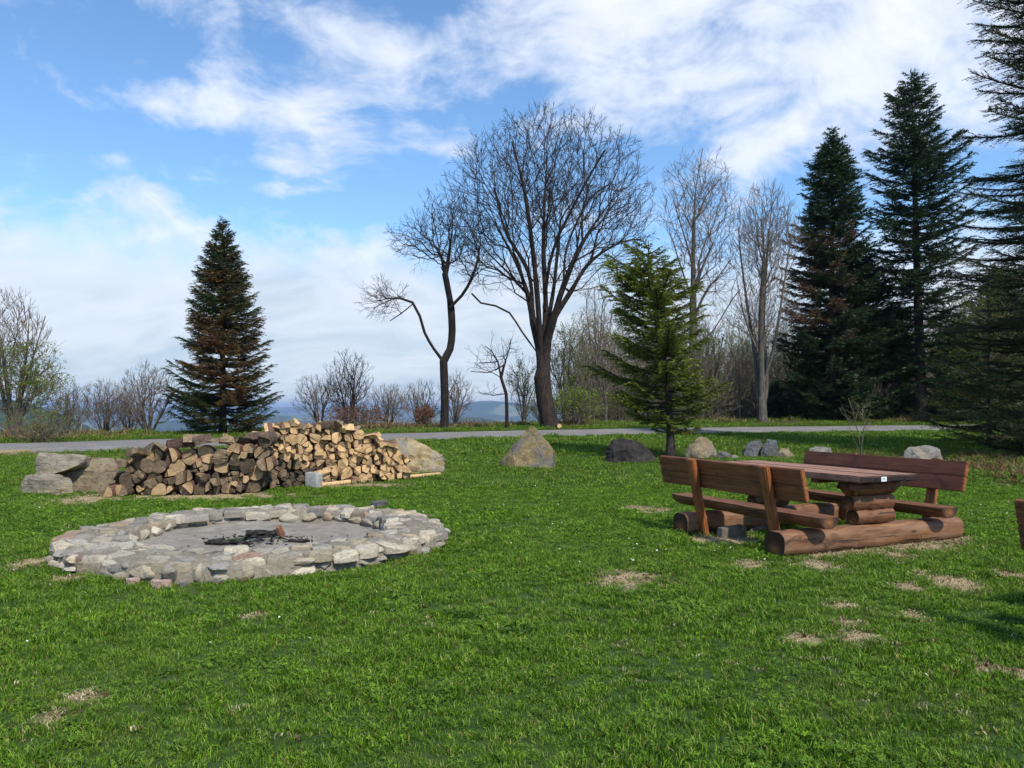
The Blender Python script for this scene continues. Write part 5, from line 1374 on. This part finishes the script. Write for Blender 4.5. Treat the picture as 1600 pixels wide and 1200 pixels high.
    # charred remains: each piece lies loose in the ash
    wx, wy = PIT
    def chunk(dx, dy, ln, w_, rz, mtn, label, name='charred_log', cat='charred wood', z=.10, pitch=0.):
        rr2 = np.random.default_rng(int(abs(dx * 977 + dy * 331) * 10) + 3)
        pts = []
        for sx in np.linspace(-1, 1, 5):
            for a in np.linspace(0, 6.28, 7)[:-1]: pts.append((sx * ln / 2 + rr2.normal(0, .01), math.cos(a) * w_ * (1 - .25 * abs(sx)) * rr2.uniform(.7, 1.1), math.sin(a) * w_ * (1 - .25 * abs(sx)) * rr2.uniform(.7, 1.1)))
        o = rock(name, pts, M[mtn], (wx + dx, wy + dy, g0 + z - .03), rz, int(dx * 50) + 7, .05, 2, .05); o.rotation_euler = (0, pitch, rz); tag(o, label, cat)
    chunk(-.02, .02, .34, .062, .1, 'char', 'thickest black charred log on the ash in the fire pit', z=.125)
    chunk(.16, .12, .26, .045, -.8, 'char', 'short black charred log right of the thickest one in the fire pit', z=.12)
    chunk(-.30, -.32, .42, .035, .3, 'char', 'long thin black stick at the front of the ashes', z=.085)
    chunk(-.10, -.38, .30, .03, -.4, 'char', 'thin charred stick crossing in front of the black logs', z=.09)
    chunk(.22, -.02, .15, .05, 1.2, 'redbrick', 'reddish burnt brick chip sticking up beside the charred logs', 'brick_piece', 'brick', z=.15, pitch=1.1)
    chunk(.50, -.22, .24, .03, .1, 'char', 'small charred lump right of the main embers', z=.08)
    chunk(-.46, -.18, .20, .03, .7, 'char', 'small charred lump left of the main embers', z=.08)
    # crumbs of charcoal and ash
    VV = []; FF = []; o = 0
    for k in range(190):
        a = r.uniform(0, 6.28); q = abs(r.normal(0, .40)); x, y = q * math.cos(a) * 1.5 + .02, q * math.sin(a) * .75 - .16
        if math.hypot(x, y) > RI - .1: continue
        s_ = r.uniform(.008, .032) * (1.15 - min(q, .8)); P = r.normal(0, 1, (4, 3)) * s_; P[:, 2] = np.abs(P[:, 2]) * .8 + .037 + .03 * math.exp(-q * q * 6); P[:, 0] += x; P[:, 1] += y
        VV.append(P); FF += [[o, o + 1, o + 2], [o, o + 1, o + 3], [o, o + 2, o + 3], [o + 1, o + 2, o + 3]]; o += 4
    ob = link_obj('charcoal_crumbs', np_mesh('charcoal_crumbs', np.concatenate(VV), [np.array(FF)], M['char']), None, (wx, wy, g0)); tag(ob, 'scattered bits of charcoal on the pale ash inside the fire pit', 'charcoal', kind='stuff')
fire_pit()
# loose stones by the fire pit
for px, py, w, h_, mtk, lab in [(248, 921, 17, 8, 'pink', 'pinkish flat stone lying on the grass in front of the fire pit'), (204, 915, 12, 6, 'pink', 'small reddish stone left of the pink stone before the fire pit'), (286, 917, 9, 3, 'r_pale', 'thin pale chip of stone right of the pink stone'),
                                (345, 908, 14, 5, 'r_tan', 'low tan stone at the front foot of the fire pit'), (374, 911, 13, 5, 'r_tan', 'flat tan stone second from the pink stone at the foot of the fire pit'), (88, 872, 15, 12, 'pink', 'rosy grey stone at the left foot of the fire pit'),
                                (432, 900, 22, 8, 'r_pale', 'pale block stepping out of the front of the fire pit'), (128, 900, 15, 14, 'r_grey', 'grey block stone bulging from the left front of the fire pit'), (590, 786, 13, 2, 'r_blue', 'dark grey stone on the back rim of the fire pit'), (636, 872, 16, 8, 'r_tan', 'brown stone at the right front foot of the fire pit')]:
    if mtk == 'pink' and 'pink' not in M: M['pink'] = m_rock('pink_stone', [(.30, .17, .13), (.45, .29, .23), (.55, .42, .35)], 4, (.36, .33, .3), .5, .015, seed=31)
    x, y, z = on_ground(px, py); s = y / F
    if py == 786: y, z = 11.05, .17; x = (px - 800) / F * y
    r_ = np.random.default_rng(px)
    pts = [(w * math.cos(a) * r_.uniform(.75, 1.05), w * .75 * math.sin(a) * r_.uniform(.75, 1.05) + w * .6, zz) for a in np.linspace(0, 6.28, 9)[:-1] for zz in (-2, 3 + h_ * r_.uniform(.9, 1.3))]
    o = rock('stone', pts, M[mtk], (x, y, z), 0, px, .05, 3, .06, scale=s); tag(o, lab, 'stone')

# ------------------------------------------------------------------ picnic table
def beam(name, L, w, h, mt, parent, loc, rot=(0, 0, 0), bev=.008, ends=None, taper=None):
    """box with length on X, bevelled, slightly irregular"""
    bm = bmesh.new(); bmesh.ops.create_cube(bm, size=1)
    for v in bm.verts: v.co = Vector((v.co.x * L, v.co.y * w, v.co.z * h))
    bmesh.ops.subdivide_edges(bm, edges=[e for e in bm.edges if abs((e.verts[0].co - e.verts[1].co).x) > L * .9], cuts=10)
    bmesh.ops.bevel(bm, geom=[e for e in bm.edges if len(e.link_faces) == 2 and e.calc_face_angle(0) > .5], offset=bev, segments=2, affect='EDGES')
    so = Vector((L * 13 + loc[0], w * 7 + loc[1], loc[2]))
    for v in bm.verts:
        n = mnoise.noise(Vector((v.co.x * 1.1, 0, 0)) + so) * .005; v.co.z += n; v.co.y += mnoise.noise(Vector((v.co.x * 1.3, 5, 0)) + so) * .005
    me = bm_mesh(name, bm, [mt] + ([ends] if ends else []))
    if ends:
        for p in me.polygons:
            if abs(p.normal.x) > .8: p.material_index = 1
    o = link_obj(name, me, parent, loc, rot); return o

def round_log(name, L, R, mt, parent, loc, rot=(0, 0, 0), half=False, flat=None, end=None, seed=0, squash=1.):
    """log along X; half: flat top (lower half only); flat: cut plane heights (lo,hi) as fractions of R"""
    r = np.random.default_rng(seed); k = 22; ns = 16; V = []
    ang = np.linspace(0, 2 * np.pi, k + 1)[:-1]
    for i in range(ns + 1):
        x = (i / ns - .5) * L; c = r.normal(0, .003, 2); rr_ = R * (1 + .025 * math.sin(i * .9 + seed) + .02 * r.normal())
        if i in (0, ns): rr_ *= .965
        for j, a in enumerate(ang):
            y = math.cos(a) * rr_ * (1 + .03 * math.sin(3 * a + seed)); z = math.sin(a) * rr_ * squash * (1 + .02 * math.sin(2 * a + seed * 2))
            if half: z = min(z, 0 + .003 * math.sin(x * 5))
            if flat: z = min(max(z, flat[0] * R), flat[1] * R)
            V.append((x, y + c[0], z + (c[1] if not half else 0)))
    i = np.arange(ns)[:, None] * k; j = np.arange(k)[None]
    f = np.stack([i + j, i + k + j, i + k + (j + 1) % k, i + (j + 1) % k], -1).reshape(-1, 4)
    me = bpy.data.meshes.new(name)
    me.from_pydata(V, [], [tuple(q) for q in f.tolist()] + [tuple(range(k)), tuple(range(ns * k, ns * k + k))[::-1]])
    bm = bmesh.new(); bm.from_mesh(me); bmesh.ops.remove_doubles(bm, verts=bm.verts, dist=.0004); bmesh.ops.recalc_face_normals(bm, faces=bm.faces); bm.to_mesh(me); bm.free()
    me.polygons.foreach_set('use_smooth', np.ones(len(me.polygons), bool)); me.materials.append(mt)
    if end:
        me.materials.append(end)
        for p in me.polygons:
            if abs(p.normal.x) > .9: p.material_index = 1
    me.set_sharp_from_angle(angle=math.radians(40))
    return link_obj(name, me, parent, loc, rot)

def m_logend():
    m, t = mat('stained_log_end'); O = objco(t); s = t.new('ShaderNodeSeparateXYZ'); t.put(s.inputs[0], O)
    r = t.math('SQRT', t.math('ADD', t.math('POWER', s.outputs[1], 2.), t.math('POWER', t.math('ADD', s.outputs[2], .05), 2.)))
    n = t.noise(O, 16, 6, .7)
    c = t.ramp(t.math('MULTIPLY_ADD', n, .06, r), [(.03, (.30, .12, .03)), (.09, (.13, .055, .025)), (.14, (.045, .024, .014))])
    t.put(t.b.inputs['Base Color'], t.mix(t.mr(n, .45, .65, 0, .6), c, (.035, .02, .014))); bump(t, n, .6, .01); return m
M['logend'] = m_logend()
M['tag'] = mat('plate_white')[0]; M['tag'].node_tree.nodes['Principled BSDF'].inputs['Base Color'].default_value = (.72, .75, .78, 1)
M['ink'] = mat('plate_ink')[0]; M['ink'].node_tree.nodes['Principled BSDF'].inputs['Base Color'].default_value = (.03, .03, .04, 1)

def picnic(loc, th, label, tagplate=True):
    e = empty('picnic_table', loc, th); tag(e, label, 'picnic table')
    R90 = math.pi / 2
    # local axes: x across, y along the table
    for v, sd_ in ((-.967, 1), (.638, 2)):
        lg = round_log('base_log', 2.79, .145, M['log'], e, (0, v, .135), (0, 0, 0), end=M['logend'], seed=sd_, flat=(-.95, .88))
        for vt in lg.data.vertices: vt.co.y = math.copysign(min(abs(vt.co.y) * 1.12, .143 + .004 * math.sin(vt.co.x * 4)), vt.co.y)
        for k, (z, hw) in enumerate(((.352, .285), (.510, .315), (.672, .405))):
            lg = round_log('support_log', hw * 2, .092, (M['seat'], M['seat'], M['plank_side'])[k], e, ((.02, -.012, .0)[k], v, z), end=M['logend'], seed=k + sd_ * 5, squash=1.05, flat=(-.86, .86))
            if k == 2:      # the top one is cut back at an angle below
                for vt in lg.data.vertices:
                    if vt.co.z < 0 and abs(vt.co.x) > hw * .7: vt.co.x *= .80
    # table top planks
    w = .904 / 4; L = 2.547
    for k in range(4):
        u = -.452 + w * (k + .5)
        beam('tabletop_plank', L + (.0, .012, -.008, .004)[k], w - .006, .072, M['plank_top'], e, (u, .0215, .791 + (.001, -.002, .002, 0)[k]), (0, 0, R90), .012, M['darkend'])
    beam('crossbar', .80, .12, .05, M['plank_side'], e, (0, -.55, .730), (0, 0, 0))
    beam('crossbar', .80, .12, .05, M['plank_side'], e, (0, .25, .730), (0, 0, 0))
    for sg in (-1, 1):
        round_log('seat', 2.52, .142, M['seat'], e, (sg * .935, -.005, .425), (0, 0, R90), half=True, end=M['logend'], seed=9 + sg, squash=.92)
        # backrest of two boards, leaning outwards
        tilt = math.atan2(.078, .347); h2 = .356 / 2
        ub, ut, zb = 1.206, 1.284, .590
        for k in range(2):
            f = (k + .5) / 2; u = ub + (ut - ub) * f; z = zb + .347 * f
            bb = beam('backrest_board', 2.46, .058, h2 - .003, M['plank_side'] if sg < 0 else M['plank_red'], e, (sg * (u + .0), -.014, z), (0, 0, 0), .007, M['post'])
            bb.rotation_euler = Matrix.Rotation(sg * tilt, 3, 'Y').to_4x4().to_euler(); bb.rotation_euler = (Matrix.Rotation(sg * tilt, 3, 'Y') @ Matrix.Rotation(R90, 3, 'Z')).to_euler()
        for v in (-.78, .46):
            Lp = .98; a = math.atan2(.30, .97) # leaning post
            pb = beam('backrest_post', Lp, .115, .075, M['post'], e, (0, 0, 0), (0, 0, 0), .010)
            mx = Matrix.Translation((sg * 1.205, v, .465)) @ Matrix.Rotation(sg * tilt, 4, 'Y') @ Matrix(((0, 0, 1, 0), (0, 1, 0, 0), (1, 0, 0, 0), (0, 0, 0, 1)))
            mx = Matrix.Translation((sg * .062, 0, 0)) @ mx
            pb.matrix_local = mx
    if tagplate:
        bm = bmesh.new(); bmesh.ops.create_cube(bm, size=1)
        for v in bm.verts: v.co = Vector((v.co.x * .082, v.co.y * .004, v.co.z * .050))
        p = link_obj('number_plate', bm_mesh('number_plate', bm, M['tag']), e, (-.125, -1.262, .793))
        bm = bmesh.new()
        for cx_, cz_, w_, hh in ((-.013, .008, .014, .0028), (.010, .008, .014, .0028), (-.013, .001, .012, .0028), (.010, .001, .014, .0028), (-.013, -.006, .014, .0028), (.010, -.006, .012, .0028), (-.0185, .001, .0028, .016), (.0045, .001, .0028, .016)):
            r_ = bmesh.ops.create_cube(bm, size=1)
            for v in r_['verts']: v.co = Vector((v.co.x * w_ + cx_, v.co.y * .0012, v.co.z * hh + cz_))
        link_obj('lettering', bm_mesh('lettering', bm, M['ink']), p, (0, -.0027, 0))
    return e
zt = gz(PT['cx'], PT['cy'])
picnic((PT['cx'], PT['cy'], zt), PT['th'], 'long brown log picnic table with attached benches and white plate on its edge')
# second table at the right edge: only the end of its near backrest shows
th2 = .40; c2, s2 = math.cos(th2), math.sin(th2); ex, ey = 3.46, 5.34
cx2 = ex - (-1.31 * c2 - 1.216 * s2); cy2 = ey - (-1.31 * s2 + 1.216 * c2)
picnic((cx2, cy2, 0), th2, 'second brown picnic table of which only a backrest end shows at the right edge', False)

# sawn disc of a felled branch beside the big tree
X_, Y_ = (871 - 800) / F * 37.4, 37.4
me = log_mesh(np.array([(math.cos(a) * .11, math.sin(a) * .11) for a in np.linspace(0, 6.28, 10)[:-1]]), .7, [M['end_new'], M['split_new'], M['logbark']], np.random.default_rng(2), [True] * 9)
tag(link_obj('cut_log', me, None, (X_, Y_, gz(X_, Y_) + .14), (0, 0, .2)), 'short cut log with pale sawn end at the foot of the biggest tree', 'log')

# ------------------------------------------------------------------ haze
m, t = mat('haze'); t.n.remove(t.b); pv = t.new('ShaderNodeVolumePrincipled'); pv.inputs['Color'].default_value = (.50, .68, .98, 1); pv.inputs['Density'].default_value = 1.1e-4; pv.inputs['Anisotropy'].default_value = .15
t.l.new(pv.outputs[0], t.out.inputs['Volume'])
bm = bmesh.new(); bmesh.ops.create_cube(bm, size=1)
zlo = float(min(HZ.min(), Z.min())) - 1.5; zhi = max(float(HZ.max()), 26.) + 4
for v in bm.verts: v.co = Vector((v.co.x * 36000, v.co.y * 36000, zlo if v.co.z < 0 else zhi))
hz = link_obj('haze', bm_mesh('haze', bm, m)); tag(hz, 'thin blue haze over the valley', 'haze', kind='stuff'); hz.display_type = 'WIRE'
